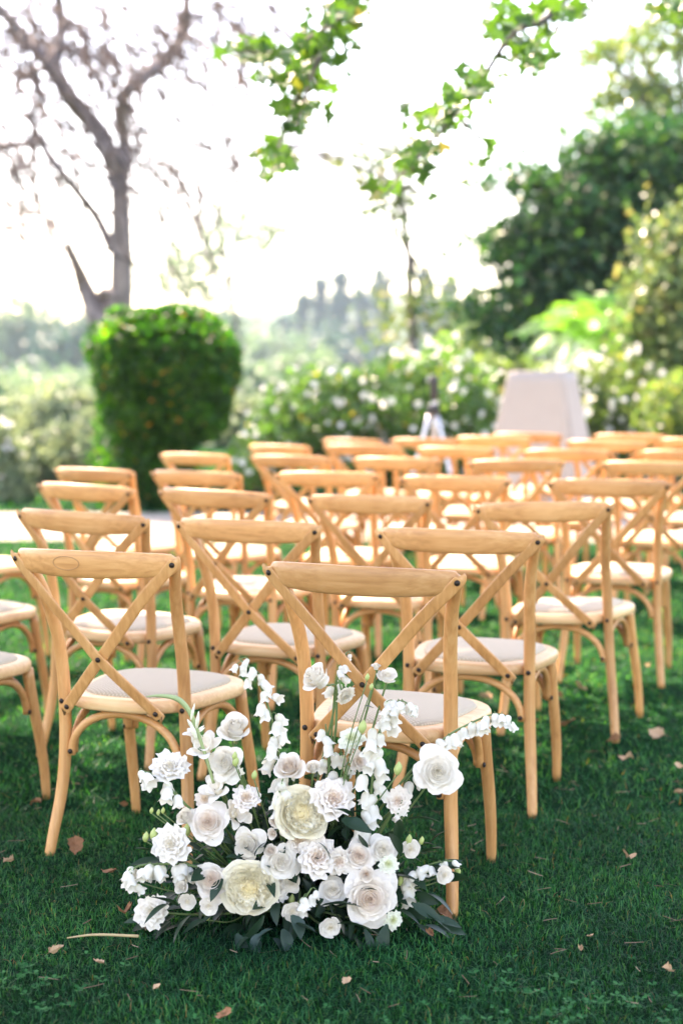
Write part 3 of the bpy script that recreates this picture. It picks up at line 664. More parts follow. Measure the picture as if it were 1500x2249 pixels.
# ------------------------------------------------------------------ plane tree whose crown shades the lawn
def planeleaf(name, cup, seed):
    rs = np.random.default_rng(seed)
    ang = [-90, -62, -40, -18, 6, 24, 44, 66, 90, 114, 136, 156, 174, 198, 220, 242]
    rad = [.10, .42, .62, .40, .78, .46, .52, .48, 1.0, .48, .52, .46, .78, .40, .62, .42]
    V = [(0, 0, 0)]
    for a, r_ in zip(ang, rad):
        r_ *= rs.uniform(.9, 1.1); x, y = r_ * math.cos(R(a)), r_ * math.sin(R(a)); V.append((x * .62, y * .62, cup * (x * x * .7 + y * y * .35) + rs.uniform(-.03, .03)))
    n_ = len(ang); F = [(0, 1 + i, 1 + (i + 1) % n_) for i in range(n_)]
    return mesh(name, V, F, False)
PL = [planeleaf('plane_leaf', c, s) for c, s in ((.15, 1), (-.25, 2), (.3, 3), (-.1, 4))]
trunk0 = np.array([-4.6, 6.6, 0])
t = thing('plane_tree', 'plane tree whose lobed green leaves hang into the top of the frame', 'tree', trunk0)
Yh = 7.8
br = [[(900, -320), (830, -80), (745, 40), (690, 150), (640, 240), (610, 330), (590, 395)], [(745, 40), (660, 95), (580, 115), (510, 110)], [(690, 150), (660, 250), (655, 280)],
      [(1400, -300), (1290, -70), (1200, 40), (1130, 70), (1060, 170), (1000, 250), (930, 330), (900, 380)], [(1290, -70), (1250, 20), (1180, 130), (1165, 180)], [(1000, 250), (1050, 300), (1075, 320), (1078, 345)], [(1290, -70), (1300, 15), (1270, 40)],
      [(930, 330), (870, 400), (840, 440)], [(1600, -200), (1520, -40), (1480, 60)]]
ls = []
for b_ in br:
    P = [p - trunk0 for p in px(b_, Yh, .12)]; ls.append((P, list(np.linspace(.022 if len(b_) > 4 else .012, .004, len(P)))))
def W(x, y, z): return np.array([x, y, z]) - trunk0
big = [([W(-4.6, 6.6, -.05), W(-4.55, 6.6, 1.5), W(-4.4, 6.7, 3.2), W(-4.1, 7.0, 4.6)], [.34, .28, .25, .2]),
       ([W(-4.2, 6.9, 4.2), W(-3, 7.2, 5.2), W(-1.5, 7.3, 5.6), W(at(900, -320, Yh)[0], Yh, at(900, -320, Yh)[2]), ], [.16, .12, .07, .024]),
       ([W(-1.5, 7.3, 5.6), W(0, 7.3, 5.3), W(at(1400, -300, Yh)[0], Yh, at(1400, -300, Yh)[2])], [.07, .05, .024]), ([W(at(1400, -300, Yh)[0], Yh, at(1400, -300, Yh)[2]), W(at(1600, -200, Yh)[0], Yh, at(1600, -200, Yh)[2])], [.02, .012]),
       ([W(-4.2, 6.9, 4.4), W(-4.2, 9, 5.6), W(-4, 11.5, 6.4)], [.15, .1, .05]), ([W(-4.2, 6.9, 4.4), W(-5.5, 8, 5.8), W(-7, 9, 6.6)], [.14, .1, .05]),
       ([W(-4.2, 6.9, 4.4), W(-4.6, 5.2, 5.8), W(-4.4, 3.6, 6.4)], [.14, .1, .05]), ([W(-3, 7.2, 5.2), W(-2, 9, 5.9), W(-1, 10.6, 6.2)], [.1, .07, .04])]
limbs(t, 'trunk', big + ls, M_bark)
def spray(u, v, a, b, n_, Y=Yh, s=(.085, .145)):
    for _ in range(n_):
        p = at(u + rng.normal() * a * .45, v + rng.normal() * b * .45, Y + rng.normal() * .3) - trunk0
        o = obj('leaf', PL[rng.integers(4)], M_plane, t, loc=tuple(p)); k = rng.uniform(*s); o.scale = (k, k, k)
        o.rotation_euler = (rng.normal() * .7 + .6, rng.normal() * .6, rng.uniform(0, 6.28))
for a in [(740, 30, 60, 45, 26), (700, 90, 50, 45, 18), (750, 120, 40, 40, 10), (660, 130, 50, 40, 16), (560, 115, 60, 30, 18), (590, 170, 40, 25, 9), (680, 190, 45, 30, 14), (640, 245, 40, 30, 15), (615, 300, 30, 25, 8), (610, 360, 45, 20, 12), (585, 395, 15, 12, 3), (720, 260, 12, 25, 4), (500, 115, 16, 14, 4),
          (1100, 50, 45, 45, 20), (1170, 100, 40, 40, 14), (1210, 25, 60, 25, 14), (1270, 25, 40, 25, 9), (1050, 170, 35, 40, 12), (1180, 155, 25, 20, 5), (1010, 215, 45, 35, 16), (960, 265, 40, 35, 14), (1020, 260, 30, 25, 7), (920, 335, 35, 35, 11), (900, 375, 25, 15, 6), (1075, 315, 14, 25, 4), (1045, 355, 25, 14, 5), (860, 420, 40, 30, 9), (890, 240, 10, 10, 2), (1480, 20, 40, 25, 12), (950, 435, 10, 8, 2), (1015, 400, 12, 10, 2)]:
    spray(*a)
PV = np.array([v.co[:] for v in PL[0].vertices]); PF = [tuple(f.vertices) for f in PL[0].polygons]
mb = MB()
for (u, v, a, b) in [(735, 40, 70, 55), (690, 110, 60, 55), (575, 120, 70, 35), (640, 170, 60, 40), (650, 245, 40, 35), (610, 350, 45, 30), (1110, 60, 60, 60), (1200, 40, 80, 40), (1165, 120, 40, 40), (1030, 190, 50, 50), (970, 260, 50, 45), (920, 340, 40, 40), (1490, 20, 50, 35), (780, 30, 30, 60)]:
    for _ in range(36):
        p = at(u + rng.normal() * a * .55, v + rng.normal() * b * .5, Yh + .25 + rng.normal() * .3) - trunk0
        Mx = np.array(Quaternion(Vector(rng.normal(size=3)).normalized(), rng.uniform(0, 1.3)).to_matrix()) @ np.array(Matrix.Rotation(rng.uniform(0, 6.28), 3, 'Z')) 
        Mx = np.array(Matrix.Rotation(.7, 3, 'X')) @ Mx
        mb.add(p + (PV * rng.uniform(.075, .13)) @ Mx.T, PF)
obj('leaf_clusters', mb.mesh('leaf_clusters', False), M_plane, t, kind='stuff')
# crown overhead (out of frame above, it shades the foreground)
P, nr = clumps((-3.1, 6.7, 6.7), (4.3, 4.4, 1.7), 340, 62, .72, .2)
lim = CAM_H + P[:, 1] * .236 + .45
ok = P[:, 2] > np.maximum(lim, 3.9)
cid = np.arange(len(P)) // 62                                     # crown shaped for its shadow: full over the flowers, thinned elsewhere for dapples
hit = P - np.array(sun_dir) * (P[:, 2] / sun_dir[2])[:, None]
dense = (np.abs(hit[:, 0] - .1) < 1.3) & (hit[:, 1] > 1.5) & (hit[:, 1] < 5.2)
thin = rng.random(cid.max() + 1) < .5
ok &= dense | thin[cid]; P = P[ok]
V, F = leafcloud(P - trunk0, rng.uniform(.13, .24, len(P)), .8, np.tile([0, 0, 1.0], (len(P), 1)), .7)
obj('crown', mesh('crown', V, F, False), M_canopy, t)

exec_marker = 0
# ------------------------------------------------------------------ flowers
def petal_grid(rr, zr, phi, half, bulge, curl, wav, frq, ph, nu=9, nv=9, spiral=.0, tip=.16, lift=.5, r0=.06, z0=0.):
    """petal from the flower's base to a rim at radius rr, height zr; bulge > 1 leans the rim inwards"""
    V = []
    for j in range(nv):
        v = j / (nv - 1)
        for i in range(nu):
            u = -1 + 2 * i / (nu - 1); vv = v * (1 - tip * abs(u) ** 2.4)
            a, b = (1 - vv) ** 2, 2 * vv * (1 - vv); c = vv * vv
            r_ = rr * r0 * a + rr * bulge * b + rr * c; z = zr * (z0 * a + lift * b + c)
            az = phi + half * (.45 + .55 * min(1, v * 1.6) ** .8) * u
            s_ = max(0, (vv - .55) / .45)
            r_ *= 1 + spiral * u
            r_ += curl * s_ * s_; z -= abs(curl) * .55 * s_ ** 2.2
            r_ += wav * s_ * math.sin(frq * u * 3.1 + ph); z += .8 * wav * s_ * math.sin(frq * u * 2.3 + ph * 1.7)
            V.append((r_ * math.cos(az), r_ * math.sin(az), z))
    F = [(j * nu + i, j * nu + i + 1, (j + 1) * nu + i + 1, (j + 1) * nu + i) for j in range(nv - 1) for i in range(nu - 1)]
    return V, F
GA = 2.399963
def flower_variant(kind, seed):
    rs = np.random.default_rng(seed); core = MB(); outer = []
    def pet(rr, zr, phi, half, bulge, curl, wav=.0, frq=2., spiral=.1, tip=.16, lift=.5, to=core):
        inner = to is core
        g = petal_grid(rr * rs.uniform(.96, 1.04), zr * rs.uniform(.95, 1.05), phi + rs.normal() * .12, half, bulge, curl, wav, frq, rs.uniform(0, 6), spiral=spiral, tip=tip, lift=max(lift, .78) if inner else lift, r0=.55 if inner else .06, z0=.6 if inner else 0.)
        if to is core: core.add(*g)
        else: outer.append(mesh('petal', *g))
    ph = 0
    if kind == 'rose':
        for i in range(15):
            f = i / 14; ph += GA
            pet(.012 + .23 * f, .52 - .16 * f, ph, 1.9 - .75 * f, 1.25 - .15 * f, .004 + .045 * f, .005 + .008 * f, 1.3, .18 - .08 * f, .08 + .06 * f, .55)
        for i in range(9):
            f = i / 8; ph += GA
            pet(.26 + .14 * f, .37 - .15 * f, ph, 1.02 - .2 * f, 1.18 - .40 * f, .06 + .12 * f, .026, 1.5, .05, .24, .55 + .3 * f, to=outer)
    elif kind == 'rosebud':
        for i in range(17):
            f = i / 16; ph += GA
            pet(.020 + .30 * f, .64 - .06 * f - .12 * f * f, ph, 1.75 - .85 * f, 1.2 - .1 * f, .01 + .15 * f ** 2.5, .006 + .012 * f, 1.3, .14 - .08 * f, .10 + .12 * f, .45 + .15 * f, to=core if i < 11 else outer)
    elif kind == 'garden':
        for i in range(64):
            f = (i + .5) / 64; ph += GA + rs.normal() * .3
            pet(.03 + .31 * f ** .62, .27 + .05 * f + rs.uniform(-.025, .025), ph, .30 + .25 * rs.random(), 1.1, .015, .022, 2.6, .30 * rs.uniform(-1, 1), .06, .6)
        for i in range(15):
            f = i / 14; ph += GA; pet(.35 + .12 * f, .34 - .12 * f, ph, .66, 1.12 - .22 * f, .02 + .08 * f, .012, 1.6, .05, .16, .45 + .2 * f, to=outer)
    elif kind == 'ruffled':
        for i in range(30):
            f = i / 29; ph += GA; pet(.03 + .36 * f, .42 - .10 * f * f, ph, .85 - .2 * f, 1.25 - .35 * f, .02 + .13 * f, .022 + .03 * f, 2.4, .15, .08, .5, to=core if i < 20 else outer)
    elif kind == 'small':
        for i in range(22):
            f = i / 21; ph += GA; pet(.03 + .38 * f, .36 - .10 * f * f, ph, 1.25 - .45 * f, 1.3 - .35 * f, .01 + .07 * f, .008 + .01 * f, 1.6, .12 - .06 * f, .12, .5, to=core if i < 15 else outer)
    elif kind == 'loose':
        for i in range(3):
            ph += GA; pet(.20, .50, ph, 1.0, 1.2, .08, .02, 1.5, .1)
        for i in range(5):
            ph += GA; pet(.36, .48, ph, .62, .8, .16, .035, 1.6, .05, .35, to=outer)
    # closed heart under the inner petals
    dr, dz = {'rose': (.26, .36), 'rosebud': (.20, .44), 'garden': (.36, .23), 'ruffled': (.30, .29), 'small': (.30, .25), 'loose': (.12, .2)}[kind]
    V = []; n_ = 14
    for j in range(6):
        q = j / 5 * 1.45
        for k in range(n_): a = 6.2832 * k / n_; V.append((dr * math.sin(q) * math.cos(a) + .0, dr * math.sin(q) * math.sin(a), dz * math.cos(q) ** .7 * (1 + .04 * math.sin(3 * a + j))))
    core.add(V, [(j * n_ + k, (j + 1) * n_ + k, (j + 1) * n_ + (k + 1) % n_, j * n_ + (k + 1) % n_) for j in range(5) for k in range(n_)])
    # calyx
    cal = MB()
    for k in range(5):
        a = k * 1.2566; g = petal_grid(.17, .06, a, .35, .8, .05, .005, 1, k, 3, 4, tip=.7); cal.add(np.array(g[0]) - np.array([0, 0, .015]), g[1])
    return core.mesh(kind), outer, cal.mesh('calyx')
VAR = {k: [flower_variant(k, 10 * i + s) for s in range(nv)] for i, (k, nv) in enumerate([('rose', 6), ('rosebud', 5), ('garden', 2), ('ruffled', 5), ('small', 4), ('loose', 3)])}
SHARED = {}
def matmesh(me, mat):
    key = (me.name, mat.name)
    if key not in SHARED:
        m = me.copy(); m.materials.clear(); m.materials.append(mat); SHARED[key] = m
    return SHARED[key]
bc = np.array([-.11, 3.76, 0])
arr = thing('flower_arrangement', 'low arrangement of white and cream roses, bellflowers and dark leaves on the grass', 'flowers', tuple(bc))
PXM = FPX / 3.8
PART = {'rose': 'rose', 'rosebud': 'rose', 'garden': 'garden_rose', 'ruffled': 'lisianthus', 'small': 'ranunculus', 'loose': 'gladiolus_bloom'}
heads = []
def fdepth(v): return 3.61 + .09 * np.clip((2050 - v) / 420, 0, 1)
def flower(kind, u, v, dpx, mat, face=(0, -.8, .6), dd=0, stem=True):
    Y = fdepth(v) + dd * .55; p = at(u, v, Y) - bc; S = dpx / PXM * 1.07
    core, outer, cal = VAR[kind][rng.integers(len(VAR[kind]))]
    fdir = Vector(face) + Vector(rng.normal(size=3) * .10); fdir.normalize()
    q = fdir.to_track_quat('Z', 'Y') @ Quaternion((0, 0, 1), rng.uniform(0, 6.28))
    k = S * (1.0 if kind not in ('loose',) else 1.0)
    f = obj(PART[kind], matmesh(core, mat), None, arr); f.rotation_mode = 'QUATERNION'; f.rotation_quaternion = q; f.scale = (k, k, k)
    f.location = Vector(p) - fdir * (.27 * k)
    for m_ in outer: obj('petal', matmesh(m_, mat), None, f)
    obj('calyx', matmesh(cal, M_bud), None, f)
    heads.append((np.array(f.location), np.array(fdir), k, stem))
W_, CR, BL, PE, GR = P_white, P_cream, P_blush, P_peach, P_green
FL = [('rosebud', 700, 1490, 84, W_, (-.5, -.45, .7), .06), ('ruffled', 760, 1529, 46, W_, (.4, -.4, -.3), .06), ('small', 852, 1481, 50, W_, (.2, -.5, .9), .10), ('rosebud', 826, 1465, 24, W_, (-.1, -.2, 1), .10),
      ('rosebud', 517, 1603, 86, W_, (.1, -.55, .85), .02), ('loose', 449, 1640, 74, W_, (-.2, -.5, .7), .03), ('loose', 428, 1610, 46, W_, (-.3, -.3, .9), .03), ('rose', 493, 1675, 80, W_, (-.3, -.85, .3), 0), ('ruffled', 508, 1700, 50, GR, (.2, -.5, -.2), .03),
      ('ruffled', 373, 1683, 80, W_, (.0, -.6, .8), .0), ('rosebud', 636, 1687, 76, BL, (-.15, -.6, .75), .02), ('rosebud', 688, 1687, 40, W_, (.1, -.5, .9), .03), ('rose', 961, 1694, 100, W_, (.05, -.95, .35), -.03),
      ('ruffled', 772, 1622, 58, GR, (-.2, -.6, .7), .08), ('ruffled', 540, 1752, 60, PE, (.3, -.6, .7), 0), ('rose', 457, 1806, 88, BL, (-.05, -.85, .5), -.02), ('garden', 666, 1784, 116, CR, (.35, -.8, .5), -.02),
      ('ruffled', 733, 1754, 92, BL, (.2, -.7, .65), .01), ('ruffled', 874, 1760, 56, BL, (-.1, -.85, .4), .03), ('rosebud', 872, 1797, 28, W_, (.1, -.4, -.6), .02), ('ruffled', 376, 1856, 82, W_, (-.1, -.8, .4), -.02), ('rose', 544, 1854, 70, W_, (-.2, -.85, .2), 0),
      ('rosebud', 604, 1803, 30, BL, (-.3, -.8, .3), -.02), ('rosebud', 600, 1830, 28, BL, (-.4, -.8, .1), -.02), ('rosebud', 627, 1827, 32, BL, (0, -1, .2), -.03), ('ruffled', 658, 1847, 56, PE, (0, -.8, .5), .02), ('rose', 618, 1892, 76, W_, (.1, -.85, .4), -.02),
      ('rosebud', 595, 1869, 34, BL, (-.3, -.7, .5), -.02), ('ruffled', 697, 1883, 86, BL, (0, -.8, .5), -.02), ('rose', 787, 1880, 72, BL, (.15, -.8, .5), -.01), ('ruffled', 745, 1893, 54, BL, (.1, -.9, .1), -.02), ('rose', 841, 1866, 62, W_, (.2, -.8, .5), .02),
      ('small', 903, 1865, 44, W_, (.15, -.95, .2), .02), ('ruffled', 853, 1898, 40, GR, (.1, -.85, .4), 0), ('rose', 466, 1934, 86, BL, (-.1, -.85, .45), 0), ('garden', 548, 1953, 112, CR, (-.1, -.97, .2), -.03), ('rosebud', 400, 1949, 36, W_, (-.4, -.8, .3), .0),
      ('small', 412, 1982, 40, W_, (-.1, -.9, .1), 0), ('small', 459, 1990, 42, W_, (.05, -.97, .1), -.02), ('ruffled', 334, 2003, 70, W_, (-.2, -.85, .3), .02), ('small', 643, 2003, 48, W_, (.1, -.97, .1), -.03), ('rose', 730, 1955, 60, W_, (0, -.8, .5), .01),
      ('rose', 811, 1973, 118, BL, (.1, -.93, .35), -.04), ('rosebud', 805, 1920, 42, BL, (-.05, -.85, .5), -.03), ('small', 726, 2038, 48, W_, (-.05, -.97, .1), -.03), ('ruffled', 863, 2021, 40, GR, (.2, -.9, .1), 0), ('small', 978, 1922, 42, W_, (.3, -.9, .15), 0),
      ('ruffled', 610, 1952, 54, W_, (.2, -.7, .2), .03), ('rosebud', 409, 1796, 50, W_, (-.4, -.7, .5), .02), ('loose', 520, 1788, 66, W_, (.3, -.6, .3), .03), ('loose', 475, 1732, 70, W_, (-.1, -.6, .6), .03), ('ruffled', 787, 1672, 50, PE, (.3, -.5, .3), .10),
      ('ruffled', 450, 1755, 44, PE, (-.3, -.6, .3), .05), ('rose', 640, 1940, 44, W_, (0, -.9, .2), .03), ('small', 570, 1905, 34, BL, (0, -.9, .3), .02)]
for a in FL: flower(*a)
# stems
for p, fd, k, st in heads:
    foot = np.array([p[0] * .22, p[1] * .3 + .03, .03]); a = p - fd * .01 * k
    P = [a, a - fd * .05 * max(.6, k * 8), foot * .45 + a * .55 + np.array([0, .03, -.02]), foot]
    obj('stem', mesh('stem', *tube(P, [.0022, .0026, .003, .003], 14, seg=5)), M_stem, arr)
# bellflower stalks
def bellmesh(seed):
    rs = np.random.default_rng(seed); V = []; F = []; n_ = 20; prof = [(.04, 0), (.22, -.08), (.33, -.26), (.36, -.48), (.345, -.68), (.39, -.84), (.49, -.96)]
    for j, (r_, z) in enumerate(prof):
        for k in range(n_):
            a = 2 * math.pi * k / n_; e = max(0, j - 4) / 2
            rr = r_ * (1 + .10 * e * math.cos(5 * a)) ; V.append((rr * math.cos(a), rr * math.sin(a), z - .09 * e * math.cos(5 * a) + rs.uniform(-.02, .02)))
    for j in range(len(prof) - 1):
        for k in range(n_): F.append((j * n_ + k, j * n_ + (k + 1) % n_, (j + 1) * n_ + (k + 1) % n_, (j + 1) * n_ + k))
    return mesh('bell', V, F)
BM = [bellmesh(i) for i in range(3)]
for b_ in BM: b_.materials.append(P_bell)
def stalk(pts, n_, size, Y0, Y1, spread=14, t0=.0, taper=.5, foot=True):
    Y0 -= .13 if Y0 > 3.78 else .05; Y1 -= .13 if Y1 > 3.78 else .05
    P = [at(u, v, Y0 + (Y1 - Y0) * i / (len(pts) - 1)) - bc for i, (u, v) in enumerate(pts)]
    full = P
    if foot: full = [np.array([P[0][0] * .3, .05, .05]), (P[0] + np.array([P[0][0] * .3, .05, .05])) / 2 + np.array([0, .02, .02])] + P
    st = obj('bellflower_stalk', mesh('bellflower_stalk', *tube(full, [.0034, .003, .0016], 12 + 6 * len(full), seg=6)), M_stem, arr)
    Q = spline(P, 60); n_ = int(n_ * .8); size *= 1.22
    for i in range(n_):
        t_ = t0 + (1 - t0) * (i + .5) / n_; b_ = Q[int(t_ * 59)]
        d = rng.normal(size=3); d[2] = 0; d /= np.linalg.norm(d); d[1] = -abs(d[1]) * .7
        c = b_ + d * spread / PXM * rng.uniform(.5, 1.2) + np.array([0, 0, rng.uniform(-.004, .004)])
        o = obj('bell', BM[rng.integers(3)], None, st, loc=tuple(c)); k = size / PXM * (1 - taper * t_ ** 2) * rng.uniform(.85, 1.15); o.scale = (k, k, k)
        o.rotation_euler = (rng.normal() * .35 - .15, rng.normal() * .35 + d[0] * -.3, rng.uniform(0, 6))
        if i % 2 == 0: obj('pedicel', mesh('pedicel', *tube([b_, (b_ + c) / 2 + np.array([0, 0, .006]), c], .0011, 5, seg=4)), M_stem, st)
stalk([(622, 1720), (612, 1650), (600, 1590), (578, 1520), (552, 1470), (525, 1446)], 34, 26, 3.86, 3.86, 17, .02, .45)
stalk([(735, 1620), (740, 1540), (748, 1470), (762, 1432)], 12, 22, 3.93, 3.93, 13, .45)
stalk([(800, 1820), (815, 1740), (822, 1660), (838, 1590), (860, 1550), (885, 1540), (908, 1560)], 46, 28, 3.84, 3.82, 18, .0, .5)
stalk([(905, 1690), (940, 1655), (985, 1615), (1030, 1590), (1078, 1570), (1110, 1572), (1124, 1596)], 24, 24, 3.86, 3.80, 11, .12, .4)
stalk([(440, 1905), (400, 1897), (350, 1898), (305, 1902), (288, 1920), (290, 1945)], 22, 27, 3.72, 3.68, 13, .05, .3)
stalk([(722, 1760), (722, 1700), (720, 1640), (715, 1590)], 10, 26, 3.9, 3.9, 15, .1, .2)
stalk([(875, 1970), (895, 1935), (920, 1912), (955, 1895), (1000, 1890)], 20, 25, 3.74, 3.72, 14, .0, .5)
stalk([(612, 1800), (612, 1750), (622, 1710)], 7, 26, 3.8, 3.8, 18, 0, .1)
stalk([(400, 1760), (370, 1725), (335, 1700), (308, 1692)], 9, 26, 3.80, 3.80, 15, .1, .2)
stalk([(660, 1990), (672, 1970), (685, 1950)], 9, 20, 3.66, 3.66, 14, 0, .3)
stalk([(880, 1760), (890, 1720), (905, 1700)], 6, 26, 3.9, 3.9, 14, 0, .2)
stalk([(760, 1720), (752, 1670), (745, 1620)], 6, 24, 3.92, 3.92, 18, 0, .2)
# gladiolus spike tip and green buds
obj('gladiolus_spike', mesh('gladiolus_spike', *tube([at(u, v, 3.70) - bc for u, v in [(470, 1720), (452, 1660), (432, 1600), (415, 1560), (390, 1535), (352, 1528), (322, 1530)]], [.004, .004, .005, .006, .007, .004, .001], 30, seg=6)), plain('pale_green_spike', (.30, .38, .16), .5), arr)
for (u, v, tu, tv, r_) in [(428, 1545, 420, 1580, .004), (437, 1562, 432, 1598, .005), (418, 1586, 432, 1622, .006), (412, 1580, 425, 1600, .005)]:
    obj('gladiolus_bud', mesh('gladiolus_bud', *tube([at(tu, tv, 3.69) - bc, (at(u, v, 3.68) + at(tu, tv, 3.68)) / 2 - bc, at(u, v, 3.68) - bc], [r_ * .6, r_, r_ * .2], 8, seg=6)), P_green, arr)
def bud(u, v, s, Y=3.67):
    p = at(u, v, Y) - bc; k = s / PXM
    o = obj('bud', mesh('bud', *tube([p + np.array([0, 0, -k * .55]), p + np.array([0, 0, -.2 * k]), p + np.array([.1 * k, 0, .2 * k]), p + np.array([.12 * k, 0, .6 * k])], [k * .15, k * .36, k * .32, k * .04], 9, seg=7)), M_bud, arr)
    obj('stem', mesh('stem', *tube([p + np.array([0, 0, -k * .5]), p * .7 + np.array([0, .01, -.01]), np.array([p[0] * .3, .03, .06])], .0018, 10, seg=4)), M_stem, arr)
for b_ in [(320, 1838, 20), (337, 1832, 24), (333, 1780, 12), (348, 1784, 12), (358, 1780, 12), (558, 1702, 18), (795, 1596, 26), (873, 1688, 26), (806, 1487, 14), (815, 1508, 13), (515, 1660, 16), (897, 1844, 20), (925, 1846, 16), (1002, 1905, 18), (1006, 1915, 14), (878, 1934, 20), (410, 1823, 26), (640, 1975, 20), (655, 1985, 14), (517, 1672, 20), (456, 2012, 18), (286, 1925, 14)]: bud(*b_)
# foliage: glossy dark leaves, each a part
def leafshape(name, w_, bend, n_=7):
    V = []; F = []
    for i in range(n_):
        t_ = i / (n_ - 1); h = w_ * math.sin(math.pi * min(1, t_ * .97 + .03)) ** .8 * (1 - .25 * t_); z = -bend * t_ * t_
        V += [(-h, t_, z + h * .35), (0, t_, z), (h, t_, z + h * .35)]
    for i in range(n_ - 1):
        a = i * 3; F += [(a, a + 1, a + 4, a + 3), (a + 1, a + 2, a + 5, a + 4)]
    return mesh(name, V, F)
LS = [leafshape('leaf', .20, .25), leafshape('leaf', .26, .12), leafshape('leaf', .16, .4)]
for l_ in LS: l_.materials.append(M_dleaf)
LE = [leafshape('eucalyptus_leaf', .42, .1), leafshape('eucalyptus_leaf', .46, .2)]
for l_ in LE: l_.materials.append(M_eucal)
def leaf(p, dirv, size, ms=LS, name='leaf'):
    o = obj(name, ms[rng.integers(len(ms))], None, arr, loc=tuple(p)); d = Vector(dirv).normalized()
    o.rotation_mode = 'QUATERNION'; o.rotation_quaternion = d.to_track_quat('Y', 'Z') @ Quaternion((0, 1, 0), rng.normal() * .5); o.scale = (size,) * 3
for i in range(150):
    u = rng.uniform(330, 960); v = rng.uniform(1840, 2060); 
    if abs(u - 640) / 340 > 1 - max(0, (1860 - v)) / 300: continue
    p = at(u, v, fdepth(v) + rng.uniform(.02, .10)) - bc; p[2] = max(p[2], .015)
    leaf(p, ((u - 640) / 260 + rng.normal() * .3, -.55 + rng.normal() * .25, -.15 + rng.normal() * .35 if v > 1950 else .3 + rng.normal() * .4), rng.uniform(.05, .085))
for (u, v, du, dv, s) in [(420, 2010, -25, 25, .075), (490, 1930, -25, 40, .06), (580, 2010, -20, 35, .08), (520, 2050, 10, 30, .08), (705, 1990, 60, -15, .10), (740, 2030, 55, -8, .11), (800, 2040, 15, 50, .09), (780, 2060, 10, 50, .09), (850, 2030, -10, 55, .10), (905, 1985, 40, 20, .08), (880, 1880, -15, -60, .09), (872, 1850, 6, -50, .09), (895, 1800, 50, -10, .08), (930, 2000, 40, 20, .08), (950, 2018, 60, 8, .07), (965, 2035, 60, 14, .065), (560, 1880, 10, -45, .05), (750, 1800, 55, 20, .08), (780, 1960, 30, -20, .06), (390, 1990, -30, -15, .08), (370, 1985, -25, 10, .07), (450, 2020, -30, 12, .06), (700, 1850, 30, 20, .05), (820, 1555, -22, -8, .03), (775, 1795, -30, -30, .07)]:
    Y = fdepth(v) - .01; p = at(u, v, Y); e = at(u + du, v + dv, Y - .02); p[2] = max(p[2], .01); e[2] = max(e[2], .008); leaf(p - bc, e - p, s)
for (u, v, du, dv, s) in [(600, 2040, -40, 20, .045), (575, 2050, -20, 30, .05), (600, 2060, 20, 30, .05), (640, 2010, 20, 35, .06), (650, 2030, 35, 10, .055), (560, 2075, 5, 20, .04), (620, 2040, 10, 40, .06), (545, 2060, -25, 20, .045)]:
    Y = fdepth(v) - .03; p = at(u, v, Y); e = at(u + du, v + dv, Y - .02); p[2] = max(p[2], .012); e[2] = max(e[2], .008); leaf(p - bc, e - p, s, LE, 'eucalyptus_leaf')
P, nr = blobpts([((-.0, .05, .10), (.30, .11, .12), 900), ((.02, .05, .22), (.20, .09, .12), 350)], .2)
P = P[P[:, 2] > .01]; V, F = leafcloud(P, rng.uniform(.03, .06, len(P)), .5)
obj('filler_foliage', mesh('filler_foliage', V, F, False), M_dleaf, arr, kind='stuff')

# ------------------------------------------------------------------ fallen leaves and a stick
def dryleaf(name, fold, curl, seed):
    rs = np.random.default_rng(seed); V = []; F = []; n_, m_ = 9, 5
    wd = [.04, .30, .46, .36, .50, .34, .30, .14, .01]
    for i in range(n_):
        t_ = i / (n_ - 1) - .5
        for j in range(m_):
            u = -1 + 2 * j / (m_ - 1); w_ = wd[i] * rs.uniform(.85, 1.2)
            V.append((u * w_ * math.cos(fold * abs(u)), t_ + rs.uniform(-.04, .04), w_ * abs(u) * math.sin(fold) + curl * t_ * t_ + rs.uniform(-.03, .03) + .05 * math.sin(7 * t_ + 2 * u)))
    for i in range(n_ - 1):
        for j in range(m_ - 1): a = i * m_ + j; F.append((a, a + 1, a + m_ + 1, a + m_))
    b_ = len(V); V += [(-.012, -.5, curl * .25), (.012, -.5, curl * .25), (.05, -.95, .05)]; F.append((b_, b_ + 1, b_ + 2))
    return mesh(name, V, F, False)
DL = [dryleaf('dry_leaf', f_, c_, s_) for f_, c_, s_ in ((.5, .6, 11), (1.0, .3, 12), (.3, 1.0, 13), (.75, -.4, 14), (1.2, .8, 15))]
DL2 = [m_.copy() for m_ in DL]
for m_ in DL: m_.materials.append(M_dry)
for m_ in DL2: m_.materials.append(M_dry2)
